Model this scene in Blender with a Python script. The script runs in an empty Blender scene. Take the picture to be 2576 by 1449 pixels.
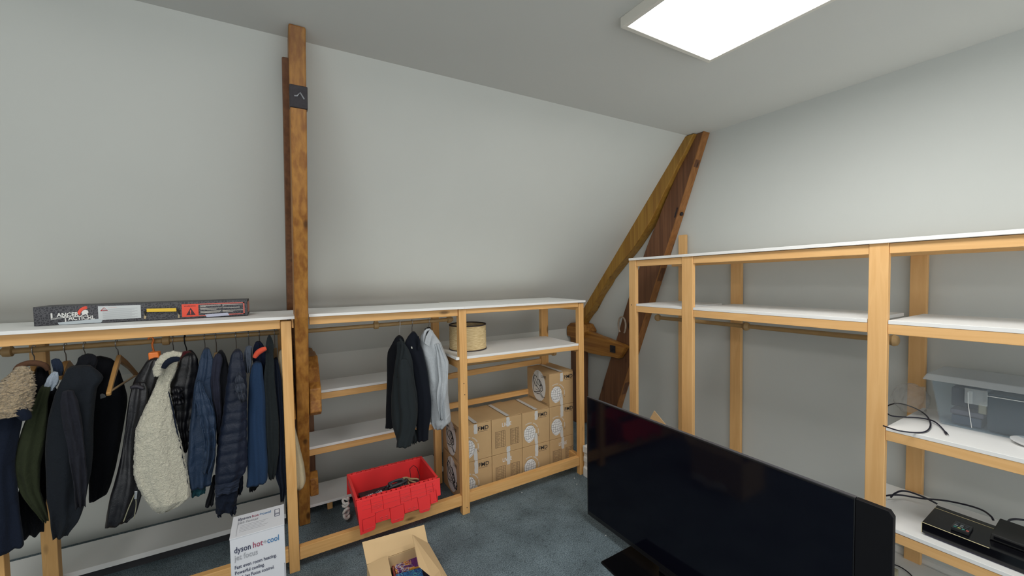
import bpy, bmesh, math, random
import numpy as np
from mathutils import Vector, Matrix, noise
random.seed(7)
S = bpy.context.scene
COL = S.collection
R = math.radians

# ---------------------------------------------------------------- camera
YAW, PITCH, ROLL, FPX, CAMH = R(30.202), R(-2.190), R(-0.861), 1013.6, 1.7
fwd = Vector((math.sin(YAW)*math.cos(PITCH), math.cos(YAW)*math.cos(PITCH), math.sin(PITCH)))
rt0 = Vector((math.cos(YAW), -math.sin(YAW), 0)); up0 = rt0.cross(fwd)
rt = rt0*math.cos(ROLL)+up0*math.sin(ROLL); up = -rt0*math.sin(ROLL)+up0*math.cos(ROLL)
cam = bpy.data.objects.new('camera', bpy.data.cameras.new('camera'))
COL.objects.link(cam)
cam.data.sensor_width = 36; cam.data.lens = FPX/2576*36; cam.data.clip_start = 0.05
m = Matrix.Identity(4)
for i in range(3):
    m[i][0] = rt[i]; m[i][1] = up[i]; m[i][2] = -fwd[i]
m[0][3], m[1][3], m[2][3] = 0, 0, CAMH
cam.matrix_world = m
S.camera = cam
S.view_settings.view_transform = 'Standard'
S.view_settings.look = 'None'
S.view_settings.exposure = 0.0
S.view_settings.gamma = 1
w = bpy.data.worlds.new('world'); S.world = w; w.use_nodes = True
w.node_tree.nodes['Background'].inputs[0].default_value = (.97, 1.0, .99, 1)
w.node_tree.nodes['Background'].inputs[1].default_value = 1.5
LAMP_STRENGTH = 12.5

def on(px, py, ax, val):
    """point of the place seen at a pixel of the photograph, on a plane"""
    d = rt*((px-1288)/FPX) + up*((724.5-py)/FPX) + fwd
    c = (0, 0, CAMH)
    t = (val-c[ax])/d[ax]
    return Vector((d[0]*t, d[1]*t, CAMH+d[2]*t))

# ---------------------------------------------------------------- materials
def nodes(name):
    mt = bpy.data.materials.new(name); mt.use_nodes = True
    nt = mt.node_tree; b = nt.nodes['Principled BSDF']
    return mt, nt, b
def N(nt, t, **kw):
    n = nt.nodes.new(t)
    for k, v in kw.items(): setattr(n, k, v)
    return n
def plain(name, col, rough=.6, metal=0, spec=.5, alpha=1, nscale=0, namt=.1, bump=0, sheen=0, coat=0):
    mt, nt, b = nodes(name)
    b.inputs['Base Color'].default_value = (*col, 1)
    b.inputs['Roughness'].default_value = rough
    b.inputs['Metallic'].default_value = metal
    b.inputs['Specular IOR Level'].default_value = spec
    b.inputs['Sheen Weight'].default_value = sheen
    b.inputs['Coat Weight'].default_value = coat
    if nscale:
        tc = N(nt, 'ShaderNodeTexCoord'); nz = N(nt, 'ShaderNodeTexNoise')
        nz.inputs['Scale'].default_value = nscale; nz.inputs['Detail'].default_value = 5
        nt.links.new(tc.outputs['Object'], nz.inputs['Vector'])
        mx = N(nt, 'ShaderNodeMix', data_type='RGBA')
        mx.inputs['A'].default_value = (*[c*(1-namt) for c in col], 1)
        mx.inputs['B'].default_value = (*[min(1, c*(1+namt)) for c in col], 1)
        nt.links.new(nz.outputs['Fac'], mx.inputs['Factor'])
        nt.links.new(mx.outputs['Result'], b.inputs['Base Color'])
        if bump:
            bp = N(nt, 'ShaderNodeBump'); bp.inputs['Strength'].default_value = bump
            bp.inputs['Distance'].default_value = .004
            nt.links.new(nz.outputs['Fac'], bp.inputs['Height'])
            nt.links.new(bp.outputs['Normal'], b.inputs['Normal'])
    return mt
def wood(name, light, dark, axis, scale=1.0, rough=.55, knots=True, contrast=1.0, bump=.15, straight=False):
    mt, nt, b = nodes(name)
    tc = N(nt, 'ShaderNodeTexCoord'); mp = N(nt, 'ShaderNodeMapping')
    sc = [16*scale]*3; sc[axis] = 1.1*scale
    mp.inputs['Scale'].default_value = sc
    nt.links.new(tc.outputs['Object'], mp.inputs['Vector'])
    n1 = N(nt, 'ShaderNodeTexNoise'); n1.inputs['Scale'].default_value = 1.6; n1.inputs['Detail'].default_value = 4
    n1.inputs['Distortion'].default_value = .15 if straight else .8
    if straight: sc[axis] = .45*scale; mp.inputs['Scale'].default_value = sc
    nt.links.new(mp.outputs['Vector'], n1.inputs['Vector'])
    mm = N(nt, 'ShaderNodeMath', operation='MULTIPLY'); mm.inputs[1].default_value = 24
    nt.links.new(n1.outputs['Fac'], mm.inputs[0])
    sn = N(nt, 'ShaderNodeMath', operation='SINE'); nt.links.new(mm.outputs[0], sn.inputs[0])
    mr = N(nt, 'ShaderNodeMapRange'); mr.inputs['From Min'].default_value = -1
    mr.inputs['To Min'].default_value = 0; mr.inputs['To Max'].default_value = .35*contrast
    nt.links.new(sn.outputs[0], mr.inputs['Value'])
    n2 = N(nt, 'ShaderNodeTexNoise'); n2.inputs['Scale'].default_value = 5; n2.inputs['Detail'].default_value = 6
    nt.links.new(mp.outputs['Vector'], n2.inputs['Vector'])
    ad = N(nt, 'ShaderNodeMath', operation='ADD'); nt.links.new(mr.outputs[0], ad.inputs[0])
    m2 = N(nt, 'ShaderNodeMath', operation='MULTIPLY'); m2.inputs[1].default_value = .7*contrast
    nt.links.new(n2.outputs['Fac'], m2.inputs[0]); nt.links.new(m2.outputs[0], ad.inputs[1])
    cr = N(nt, 'ShaderNodeMix', data_type='RGBA')
    cr.inputs['A'].default_value = (*light, 1); cr.inputs['B'].default_value = (*dark, 1)
    nt.links.new(ad.outputs[0], cr.inputs['Factor'])
    out = cr.outputs['Result']
    if knots:
        mk = N(nt, 'ShaderNodeMapping'); s2 = [9]*3; s2[axis] = 3.2; mk.inputs['Scale'].default_value = s2
        nt.links.new(tc.outputs['Object'], mk.inputs['Vector'])
        vo = N(nt, 'ShaderNodeTexVoronoi'); vo.inputs['Scale'].default_value = 1
        nt.links.new(mk.outputs['Vector'], vo.inputs['Vector'])
        kr = N(nt, 'ShaderNodeMapRange'); kr.inputs['From Min'].default_value = .06; kr.inputs['From Max'].default_value = .15
        kr.inputs['To Min'].default_value = 1; kr.inputs['To Max'].default_value = 0
        nt.links.new(vo.outputs['Distance'], kr.inputs['Value'])
        mx = N(nt, 'ShaderNodeMix', data_type='RGBA')
        mx.inputs['B'].default_value = (*[c*.42 for c in dark], 1)
        nt.links.new(out, mx.inputs['A']); nt.links.new(kr.outputs[0], mx.inputs['Factor'])
        out = mx.outputs['Result']
    nt.links.new(out, b.inputs['Base Color'])
    b.inputs['Roughness'].default_value = rough
    bp = N(nt, 'ShaderNodeBump'); bp.inputs['Strength'].default_value = bump; bp.inputs['Distance'].default_value = .003
    nt.links.new(n2.outputs['Fac'], bp.inputs['Height']); nt.links.new(bp.outputs['Normal'], b.inputs['Normal'])
    return mt
PL, PD = (.84, .50, .20), (.66, .34, .105)
PINE = [wood('pine_along_%s' % 'xyz'[a], PL, PD, a) for a in range(3)]
BL_, BD_ = (.88, .54, .235), (.72, .39, .14)
BEECH = [wood('pale_wood_along_%s' % 'xyz'[a], BL_, BD_, a, scale=.8, knots=False, contrast=.8) for a in range(3)]
OAK = [wood('old_oak_along_%s' % 'xyz'[a], (.52, .245, .045), (.25, .092, .015), a, scale=.7, rough=.5, contrast=1.3, bump=.6, straight=True) for a in range(3)]
OAKY = wood('old_oak_yellow', (.47, .265, .045), (.24, .105, .015), 2, scale=.6, rough=.5, contrast=1.1, bump=.6, straight=True)
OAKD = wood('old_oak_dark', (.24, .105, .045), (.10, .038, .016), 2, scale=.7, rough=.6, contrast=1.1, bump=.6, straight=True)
ROD = plain('dowel_wood', (.44, .28, .12), .5, nscale=30, namt=.15)
BOARD = plain('white_melamine', (.86, .86, .85), .6, spec=.2, nscale=3, namt=.02)
WALLM = plain('painted_plaster', (.67, .68, .645), .9, nscale=2.2, namt=.035, bump=.05)
CEILM = plain('painted_ceiling', (.71, .715, .685), .9, nscale=2, namt=.02)
SKIRT = plain('white_skirting_paint', (.75, .75, .73), .5)
HOOKM = plain('steel_wire', (.55, .55, .56), .3, metal=.9)
BLK = plain('black_plastic', (.012, .012, .014), .45)
BLKG = plain('black_gloss', (.004, .004, .006), .12)
IRON = plain('old_iron', (.035, .03, .035), .55, metal=.4, nscale=60, namt=.4, bump=.5)
WHP = plain('white_plastic', (.78, .78, .78), .4)
GOLD = plain('gold_trim', (.75, .66, .38), .35, metal=.3)
CARDB = plain('cardboard', (.56, .37, .185), .85, nscale=14, namt=.06, bump=.08)
CARDI = plain('cardboard_light', (.62, .43, .23), .85, nscale=9, namt=.05, bump=.08)
INK = plain('black_ink', (.03, .028, .03), .8)
INKB = plain('brown_ink', (.10, .06, .035), .8)
PAPER = plain('white_print', (.82, .81, .80), .7)
TAPE = plain('white_tape', (.66, .65, .63), .35, nscale=40, namt=.08)

def carpet():
    mt, nt, b = nodes('slate_carpet')
    tc = N(nt, 'ShaderNodeTexCoord')
    n1 = N(nt, 'ShaderNodeTexNoise'); n1.inputs['Scale'].default_value = 170; n1.inputs['Detail'].default_value = 3
    n2 = N(nt, 'ShaderNodeTexNoise'); n2.inputs['Scale'].default_value = 5; n2.inputs['Detail'].default_value = 5
    n3 = N(nt, 'ShaderNodeTexNoise'); n3.inputs['Scale'].default_value = 38; n3.inputs['Detail'].default_value = 5
    for n in (n1, n2, n3): nt.links.new(tc.outputs['Object'], n.inputs['Vector'])
    c1 = N(nt, 'ShaderNodeValToRGB'); e = c1.color_ramp.elements
    e[0].position = .36; e[0].color = (.078, .106, .128, 1); e[1].position = .66; e[1].color = (.235, .300, .330, 1)
    nt.links.new(n1.outputs['Fac'], c1.inputs['Fac'])
    c2 = N(nt, 'ShaderNodeMapRange'); c2.inputs['From Min'].default_value = .3; c2.inputs['From Max'].default_value = .7
    c2.inputs['To Min'].default_value = .72; c2.inputs['To Max'].default_value = 1.22
    nt.links.new(n2.outputs['Fac'], c2.inputs['Value'])
    c3 = N(nt, 'ShaderNodeMapRange'); c3.inputs['From Min'].default_value = .3; c3.inputs['From Max'].default_value = .45
    c3.inputs['To Min'].default_value = .7; c3.inputs['To Max'].default_value = 1
    nt.links.new(n3.outputs['Fac'], c3.inputs['Value'])
    mm = N(nt, 'ShaderNodeMath', operation='MULTIPLY'); nt.links.new(c2.outputs[0], mm.inputs[0]); nt.links.new(c3.outputs[0], mm.inputs[1])
    vm = N(nt, 'ShaderNodeVectorMath', operation='SCALE'); nt.links.new(c1.outputs['Color'], vm.inputs[0]); nt.links.new(mm.outputs[0], vm.inputs['Scale'])
    nt.links.new(vm.outputs[0], b.inputs['Base Color'])
    b.inputs['Roughness'].default_value = .95; b.inputs['Specular IOR Level'].default_value = .1
    bp = N(nt, 'ShaderNodeBump'); bp.inputs['Strength'].default_value = .7; bp.inputs['Distance'].default_value = .006
    nt.links.new(n1.outputs['Fac'], bp.inputs['Height']); nt.links.new(bp.outputs['Normal'], b.inputs['Normal'])
    return mt
CARPET = carpet()

def cloth(name, col, scale=400, rough=.9, sheen=.03, wrinkle=18, wamt=.5, spec=.2):
    mt, nt, b = nodes(name)
    tc = N(nt, 'ShaderNodeTexCoord')
    n1 = N(nt, 'ShaderNodeTexNoise'); n1.inputs['Scale'].default_value = scale; n1.inputs['Detail'].default_value = 2
    n2 = N(nt, 'ShaderNodeTexNoise'); n2.inputs['Scale'].default_value = wrinkle; n2.inputs['Detail'].default_value = 5
    n2.inputs['Distortion'].default_value = .6
    for n in (n1, n2): nt.links.new(tc.outputs['Object'], n.inputs['Vector'])
    mx = N(nt, 'ShaderNodeMix', data_type='RGBA')
    mx.inputs['A'].default_value = (*[c*.72 for c in col], 1); mx.inputs['B'].default_value = (*[min(1, c*1.3) for c in col], 1)
    nt.links.new(n1.outputs['Fac'], mx.inputs['Factor']); nt.links.new(mx.outputs['Result'], b.inputs['Base Color'])
    b.inputs['Roughness'].default_value = rough; b.inputs['Sheen Weight'].default_value = sheen
    b.inputs['Specular IOR Level'].default_value = spec
    ad = N(nt, 'ShaderNodeMath', operation='MULTIPLY_ADD'); ad.inputs[1].default_value = .12
    nt.links.new(n1.outputs['Fac'], ad.inputs[0]); nt.links.new(n2.outputs['Fac'], ad.inputs[2])
    bp = N(nt, 'ShaderNodeBump'); bp.inputs['Strength'].default_value = wamt; bp.inputs['Distance'].default_value = .02
    nt.links.new(ad.outputs[0], bp.inputs['Height']); nt.links.new(bp.outputs['Normal'], b.inputs['Normal'])
    return mt

# ---------------------------------------------------------------- mesh helpers
class MB:
    def __init__(s): s.bm = bmesh.new()
    def hexa(s, v):
        vs = [s.bm.verts.new(p) for p in v]
        for f in ((0,3,2,1),(4,5,6,7),(0,1,5,4),(1,2,6,5),(2,3,7,6),(3,0,4,7)):
            s.bm.faces.new([vs[i] for i in f])
        return s
    def box(s, x0, x1, y0, y1, z0, z1):
        return s.hexa([(x0,y0,z0),(x1,y0,z0),(x1,y1,z0),(x0,y1,z0),(x0,y0,z1),(x1,y0,z1),(x1,y1,z1),(x0,y1,z1)])
    def prism(s, pts, off):
        """polygon of 3D points, extruded by the vector off"""
        off = Vector(off)
        a = [s.bm.verts.new(p) for p in pts]; b = [s.bm.verts.new(Vector(p)+off) for p in pts]
        n = len(a)
        s.bm.faces.new(a[::-1]); s.bm.faces.new(b)
        for i in range(n): s.bm.faces.new([a[i], a[(i+1)%n], b[(i+1)%n], b[i]])
        return s
    def tube(s, pts, r, seg=8, caps=True):
        pts = [Vector(p) for p in pts]; n = len(pts)
        rs = r if isinstance(r, (list, tuple)) else [r]*n
        prev = None; rings = []
        for i, p in enumerate(pts):
            t = (pts[min(i+1, n-1)]-pts[max(i-1, 0)]).normalized()
            if prev is None:
                a = Vector((0,0,1)) if abs(t.z) < .9 else Vector((1,0,0))
                u = t.cross(a).normalized()
            else:
                u = (prev - t*prev.dot(t)).normalized()
            prev = u; v = t.cross(u)
            rings.append([s.bm.verts.new(p+(u*math.cos(2*math.pi*k/seg)+v*math.sin(2*math.pi*k/seg))*rs[i]) for k in range(seg)])
        for i in range(n-1):
            for k in range(seg):
                s.bm.faces.new([rings[i][k], rings[i][(k+1)%seg], rings[i+1][(k+1)%seg], rings[i+1][k]])
        if caps:
            s.bm.faces.new(rings[0][::-1]); s.bm.faces.new(rings[-1])
        return s
    def lathe(s, c, prof, seg=32, axis=2, closed=False):
        c = Vector(c); rings = []
        for r, h in prof:
            ring = []
            for k in range(seg):
                a = 2*math.pi*k/seg; q = [r*math.cos(a), r*math.sin(a)]
                q.insert(axis, h); ring.append(s.bm.verts.new(c+Vector(q)))
            rings.append(ring)
        for i in range(len(rings)-1):
            for k in range(seg):
                s.bm.faces.new([rings[i][k], rings[i][(k+1)%seg], rings[i+1][(k+1)%seg], rings[i+1][k]])
        if not closed:
            s.bm.faces.new(rings[0][::-1]); s.bm.faces.new(rings[-1])
        else:
            for k in range(seg):
                s.bm.faces.new([rings[-1][k], rings[-1][(k+1)%seg], rings[0][(k+1)%seg], rings[0][k]])
        return s
    def build(s, name, mat, parent=None, bevel=0, smooth=False, seg=2):
        bm = s.bm
        bmesh.ops.recalc_face_normals(bm, faces=bm.faces)
        if bevel:
            es = [e for e in bm.edges if len(e.link_faces) == 2 and e.calc_face_angle(0) > .5]
            bmesh.ops.bevel(bm, geom=es, offset=bevel, segments=seg, affect='EDGES', profile=.5, clamp_overlap=True)
        me = bpy.data.meshes.new(name); bm.to_mesh(me); bm.free()
        me.materials.append(mat)
        if smooth:
            for p in me.polygons: p.use_smooth = True
            if smooth == 'auto':
                me.set_sharp_from_angle(angle=R(40))
        o = bpy.data.objects.new(name, me); COL.objects.link(o)
        if parent is not None:
            o.parent = parent
            o.matrix_parent_inverse = parent.matrix_world.inverted() if False else Matrix.Translation(-Vector(parent.location))
        return o

def tag(o, label=None, cat=None, group=None, kind=None):
    if label: o['label'] = label
    if cat: o['category'] = cat
    if group: o['group'] = group
    if kind: o['kind'] = kind
    return o
def thing(name, label, cat, loc=(0,0,0), group=None):
    o = bpy.data.objects.new(name, None); COL.objects.link(o); o.location = loc
    o.empty_display_size = .05
    return tag(o, label, cat, group)
def struct(name, mb, mat, **k):
    return tag(mb.build(name, mat, **k), kind='structure')

_font_cache = {}
def lettering(txt, origin, ux, uy, size, mat, parent, name='lettering', width=None, align='LEFT', lift=.0012, bold=0, height=None):
    """flat printed words lying on a surface; origin = baseline start"""
    cu = bpy.data.curves.new('t', 'FONT'); cu.body = txt; cu.size = 1; cu.offset = bold; cu.resolution_u = 2
    cu.align_x = 'LEFT'
    ob = bpy.data.objects.new('t', cu); COL.objects.link(ob)
    dg = bpy.context.evaluated_depsgraph_get()
    me = bpy.data.meshes.new_from_object(ob.evaluated_get(dg))
    bpy.data.objects.remove(ob); bpy.data.curves.remove(cu)
    ux = Vector(ux).normalized(); uy = Vector(uy).normalized(); nn = ux.cross(uy)
    xs = [v.co.x for v in me.vertices]; ys = [v.co.y for v in me.vertices]
    w0 = max(xs)-min(xs); x0 = min(xs)
    sx = size if width is None else width/w0
    sy = size
    if align == 'CENTER': x0 += w0/2
    origin = Vector(origin)
    for v in me.vertices:
        v.co = origin + ux*((v.co.x-x0)*sx) + uy*(v.co.y*sy) + nn*lift
    me.name = name; me.materials.clear(); me.materials.append(mat)
    o = bpy.data.objects.new(name, me); COL.objects.link(o)
    o.parent = parent
    if parent is not None: o.matrix_parent_inverse = Matrix.Translation(-Vector(parent.location))
    return o
def decal(name, pts, nrm, mat, parent, lift=.0008, th=.0006):
    nrm = Vector(nrm).normalized()
    mb = MB(); mb.prism([Vector(p)+nrm*lift for p in pts], nrm*th)
    return mb.build(name, mat, parent)

# ================================================================ ROOM
XG, YC, HC, YK, ZK = 3.0, 2.13, 2.785, 3.61, 1.06
XL, YB = -3.4, -1.8
mb = MB(); mb.box(XL, XG+.1, YB, YK+.1, -.1, 0); struct('floor', mb, CARPET)
mb = MB(); mb.box(XL, XG+.1, YB, YC+.06, HC, HC+.1); struct('ceiling', mb, CEILM)
mb = MB(); mb.prism([(XL,YK,-.1),(XL,YK+.12,-.1),(XL,YK+.12,ZK),(XL,YK,ZK)], (XG-XL+.1,0,0)); struct('wall_back', mb, WALLM)
mb = MB(); mb.prism([(XL,YC,HC),(XL,YC,HC+.12),(XL,YK+.12,ZK),(XL,YK,ZK)], (XG-XL+.1,0,0)); struct('wall_slope', mb, WALLM)
mb = MB(); mb.prism([(XG,YB,-.1),(XG,YK+.1,-.1),(XG,YK+.1,ZK),(XG,YC,HC+.1),(XG,YB,HC+.1)], (.12,0,0)); struct('wall_right', mb, plain('painted_gable', (.62,.64,.62), .9, nscale=2.2, namt=.03, bump=.05))
mb = MB(); mb.prism([(XL,YB,-.1),(XL,YK+.1,-.1),(XL,YK+.1,ZK),(XL,YC,HC+.1),(XL,YB,HC+.1)], (-.12,0,0)); struct('wall_left', mb, WALLM)
# wall behind the camera left out so even world light fills the room
# skirting boards
mb = MB(); mb.prism([(XG-.0,-2.5,0),(XG-.018,-2.5,0),(XG-.018,-2.5,.09),(XG-.010,-2.5,.108),(XG,-2.5,.115)], (0,5.9,0)); struct('baseboard_right', mb, SKIRT)

# ================================================================ CEILING LAMP
DIFF, nt, b = nodes('lamp_diffuser')
b.inputs['Emission Color'].default_value = (1, .985, .95, 1); b.inputs['Emission Strength'].default_value = LAMP_STRENGTH
FRM = plain('lamp_frame', (.82,.79,.72), .5)
def panel_light(LX0, LX1, LY0, LY1, label):
    lp = thing('ceiling_light', label, 'ceiling light', ((LX0+LX1)/2, (LY0+LY1)/2, HC))
    mb = MB(); zt, zb, fw = HC-.002, HC-.045, .022
    mb.box(LX0, LX1, LY0, LY0+fw, zb, zt); mb.box(LX0, LX1, LY1-fw, LY1, zb, zt)
    mb.box(LX0, LX0+fw, LY0+fw, LY1-fw, zb, zt); mb.box(LX1-fw, LX1, LY0+fw, LY1-fw, zb, zt)
    mb.build('frame', FRM, lp, bevel=.002)
    mb = MB(); mb.box(LX0+fw, LX1-fw, LY0+fw, LY1-fw, zb+.004, zb+.012); mb.build('diffuser', DIFF, lp)
panel_light(1.305, 1.915, .075, 1.285, 'oblong white ceiling light panel glowing bright near the gable wall')
panel_light(-1.05, -.44, .075, 1.285, 'added unseen ceiling light panel over the left half of the room')  # lamp added out of view to brighten the left side

# ================================================================ ROOF TRUSSES
def zig(pts, amp, step=.07, seed=0):
    """roughen a closed outline of (y,z) like hewn timber"""
    out = []; n = len(pts)
    for i in range(n):
        a, b_ = Vector(pts[i]), Vector(pts[(i+1)%n]); L = (b_-a).length; k = max(1, int(L/step))
        nr = Vector((-(b_-a).y, (b_-a).x)).normalized() if L else Vector((0,0))
        for j in range(k):
            t = j/k; p = a.lerp(b_, t)
            if j: p = p + nr*amp*noise.noise(Vector((p.x*5+seed, p.y*5, seed)))*2
            out.append(p)
    return out
def timber(name, poly, x0, x1, mat, parent, amp=.006, seed=0, bevel=.006):
    q = zig(poly, amp, seed=seed)
    mb = MB(); mb.prism([(x0, p[0], p[1]) for p in q], (x1-x0, 0, 0))
    return mb.build(name, mat, parent, bevel=bevel)

tr = thing('roof_truss', 'old oak roof truss in the gable corner with bolted tie and leaning strut', 'wooden beam', (2.92, 3.2, 0))
timber('rafter', [(2.185,2.78),(3.30,1.452),(3.50,1.225),(3.47,1.10),(3.36,1.225),(3.03,1.62),(2.68,1.93),(2.50,2.13),(2.06,2.78)], 2.885, 2.995, OAKY, tr, seed=2)
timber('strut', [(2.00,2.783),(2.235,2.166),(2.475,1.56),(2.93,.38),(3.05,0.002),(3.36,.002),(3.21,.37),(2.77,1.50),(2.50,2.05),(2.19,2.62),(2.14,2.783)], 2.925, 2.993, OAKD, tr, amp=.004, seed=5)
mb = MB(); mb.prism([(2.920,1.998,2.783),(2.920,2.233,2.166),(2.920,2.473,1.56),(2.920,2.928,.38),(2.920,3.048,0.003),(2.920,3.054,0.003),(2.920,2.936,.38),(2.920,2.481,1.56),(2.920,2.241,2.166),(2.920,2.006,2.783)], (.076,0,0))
o = mb.build('strut_edge', wood('oak_edge_lit', (.46,.20,.06), (.22,.085,.02), 2, scale=.7, bump=.5), tr); o['label'] = 'redder, brighter edge of strut, its light painted into the colour'  # brighter oak stands in for light on the strut's narrow face
timber('tie_beam', [(3.60,.83),(3.60,1.10),(3.2,1.045),(2.80,.985),(2.765,.97),(2.86,.845),(3.1,.83),(3.35,.835)], 2.85, 2.915, OAK[1], tr, amp=.010, seed=9)
o = timber('packing_block', [(3.60,.985),(3.60,1.085),(3.53,1.13),(3.36,1.125),(3.30,1.06),(3.33,.99),(3.45,.97)], 2.80, 2.98, OAK[1], tr, amp=.014, seed=12)
timber('wall_post', [(3.455,0.002),(3.605,0.002),(3.605,.835),(3.455,.835)], 2.86, 2.985, OAKD, tr, amp=.006, seed=15)
mb = MB()
pb = on(1541,878,0,2.845)
mb.box(2.842,2.850,pb.y-.035,pb.y+.035,pb.z-.035,pb.z+.035); mb.lathe((2.842,pb.y,pb.z),[(.016,-.022),(.016,0)],8,axis=0)
mb.build('bolt', IRON, tr, bevel=.002)
pb = on(1700,535,0,2.955)
mb = MB(); mb.prism([(2.92,pb.y-.008,pb.z-.045),(2.92,pb.y-.018,pb.z-.045),(2.92,pb.y-.045,pb.z+.035),(2.92,pb.y-.035,pb.z+.035)],(.08,0,0))
mb.tube([(2.955,pb.y-.02,pb.z-.01),(2.955,pb.y-.065,pb.z-.02)],.016,8)
mb.build('bolt', IRON, tr, bevel=.002)

tl = thing('roof_truss', 'old oak roof truss standing edge-on between the two clothes rails', 'wooden beam', (.11, 3.1, 0))
BX0, BX1 = .076, .143
timber('strut', [(2.00,2.783),(2.215,2.166),(2.475,1.54),(2.79,.72),(2.93,.38),(3.04,0.002),(3.30,.002),(3.15,.45),(2.77,1.36),(2.50,2.05),(2.24,2.62),(2.16,2.783)], BX0, BX1, OAK[2], tl, amp=.008, seed=21)
timber('rafter', [(2.14,2.70),(3.22,1.50),(3.52,1.14),(3.50,1.06),(3.30,1.20),(3.00,1.55),(2.66,1.93),(2.48,2.13),(2.10,2.68)], .050, .132, OAKD, tl, seed=23)
timber('tie_beam', [(3.60,.83),(3.60,1.12),(3.2,1.16),(2.95,1.17),(2.80,1.03),(2.75,1.0),(2.755,.85),(2.80,.82),(3.35,.835)], .148, .215, OAK[1], tl, amp=.012, seed=25)
timber('tie_beam', [(3.60,.83),(3.60,1.12),(3.2,1.14),(2.90,1.12),(2.78,1.02),(2.74,.98),(2.745,.83),(2.80,.81),(3.35,.835)], .005, .071, OAK[1], tl, amp=.012, seed=27)
timber('wall_post', [(3.455,0.002),(3.605,0.002),(3.605,.83),(3.455,.83)], .05, .212, OAKD, tl, amp=.006, seed=29)
timber('lower_brace', [(3.03,.19),(3.03,.31),(3.08,.34),(3.095,.34),(3.095,.19)], .147, .200, OAK[1], tl, amp=.004, seed=31)
timber('lower_brace', [(3.03,.19),(3.03,.31),(3.08,.34),(3.095,.34),(3.095,.19)], .03, .072, OAK[1], tl, amp=.004, seed=33)
# iron strap plate on the near edge of the strut, with its chevron mark
a1, a2 = on(722,256,0,.0), None
def edgept(z):   # near edge of the strut at height z
    pts = [(2.00,2.783),(2.215,2.166),(2.475,1.54),(2.79,.72)]
    for (ya,za),(yb,zb_) in zip(pts, pts[1:]):
        if zb_ <= z <= za: return ya+(yb-ya)*(za-z)/(za-zb_)
z1, z0 = 2.555, 2.465
mb = MB(); mb.prism([(BX0-.002,edgept(z1)-.012,z1),(BX0-.002,edgept(z0)-.012,z0),(BX0-.002,edgept(z0)+.03,z0),(BX0-.002,edgept(z1)+.03,z1)], (BX1-BX0+.006,0,0))
pl = mb.build('strap_plate', IRON, tl, bevel=.003)
def pm(u, v): z = z0+(z1-z0)*v; return (BX0+(BX1-BX0)*u, edgept(z)-.0145, z)
mb = MB(); mb.tube([pm(.25,.5), pm(.42,.52), pm(.6,.68), pm(.85,.42)], .0035, 6)
mb.build('chevron_mark', plain('worn_steel', (.42,.42,.45), .35, metal=.6), pl)

# horseshoe on the tie beam
c = on(1556,850,0,2.83)
mb = MB(); pts = []
for k in range(25):
    a = -R(55)+R(290)*k/24
    pts.append((2.865+.02*math.sin(a)*0+.012, c.y-.048*math.cos(a), c.z+.125-.0 +.075*math.sin(a)*(1 if math.sin(a)>0 else 1.25)))
mb.tube(pts, .0085, 8)
hs = mb.build('horseshoe', plain('rusty_iron', (.40,.32,.25), .7, metal=.3, nscale=50, namt=.5, bump=.5))
tag(hs, 'rusty horseshoe standing upright on the gable truss tie beam', 'horseshoe')

# ================================================================ BACK WALL SHELVING
YF, YBK = 2.58, 3.06
def post(x0, x1, y0, y1, z0, z1, parent, mats=PINE, name='post'):
    mb = MB(); mb.box(x0, x1, y0, y1, z0, z1); return mb.build(name, mats[2], parent, bevel=.003)
def railx(x0, x1, y0, y1, za, zb, h, parent, mats=PINE, name='rail'):
    """rail along x whose top runs from za to zb"""
    mb = MB(); mb.hexa([(x0,y0,za-h),(x1,y0,zb-h),(x1,y1,zb-h),(x0,y1,za-h),(x0,y0,za),(x1,y0,zb),(x1,y1,zb),(x0,y1,za)])
    return mb.build(name, mats[0], parent, bevel=.002)
def boardx(x0, x1, y0, y1, za, zb, parent, th=.018, name='shelf_board', mat=BOARD):
    mb = MB(); mb.hexa([(x0,y0,za-th),(x1,y0,zb-th),(x1,y1,zb-th),(x0,y1,za-th),(x0,y0,za),(x1,y0,zb),(x1,y1,zb),(x0,y1,za)])
    return mb.build(name, mat, parent, bevel=.0015)
def rodx(x0, x1, y, za, zb, parent, rings=(), ends=(True, True), r=.0135):
    mb = MB(); mb.tube([(x0,y,za),(x1,y,zb)], r, 14)
    rd = mb.build('hanging_rod', ROD, parent, smooth='auto')
    for t in rings:
        z = za+(zb-za)*(t-x0)/(x1-x0)
        mb = MB(); mb.lathe((t,y,z), [(r+.0005,-.018),(.024,-.014),(.026,0),(.024,.014),(r+.0005,.018)], 16, axis=0)
        mb.box(t-.012, t+.012, y-.012, y+.012, z+.02, z+.045)
        mb.build('bracket', ROD, rd, smooth='auto')
    return rd

# left bay
ul = thing('shelving_frame', 'long pine clothes frame at left with white top board and full coat rod', 'shelving', (-.5, YF, 0))
post(.008, .060, YF, YF+.045, 0, 1.448, ul)
post(-1.115, -1.060, YF, YF+.045, 0, 1.448, ul)
post(-1.115, -1.055, YBK-.03, YBK+.015, 0, 1.43, ul)
post(-.01, .045, YBK-.02, YBK+.02, .35, 1.43, ul)
railx(-1.058, .006, YF+.012, YF+.045, 1.467, 1.458, .053, ul)
railx(-2.4, -1.117, YF+.006, YF+.045, 1.475, 1.464, .052, ul)
railx(.062, .072, YF+.012, YF+.045, 1.458, 1.458, .053, ul)
railx(-2.4, .04, YBK, YBK+.04, 1.440, 1.438, .05, ul)
railx(-1.058, .006, YF+.006, YF+.045, .150, .142, .075, ul)
boardx(-1.6, .105, YF-.026, YF+.44, 1.488, 1.474, ul, th=.016)
boardx(-2.6, -1.602, YF-.026, YF+.44, 1.500, 1.488, ul, th=.016)
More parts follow.
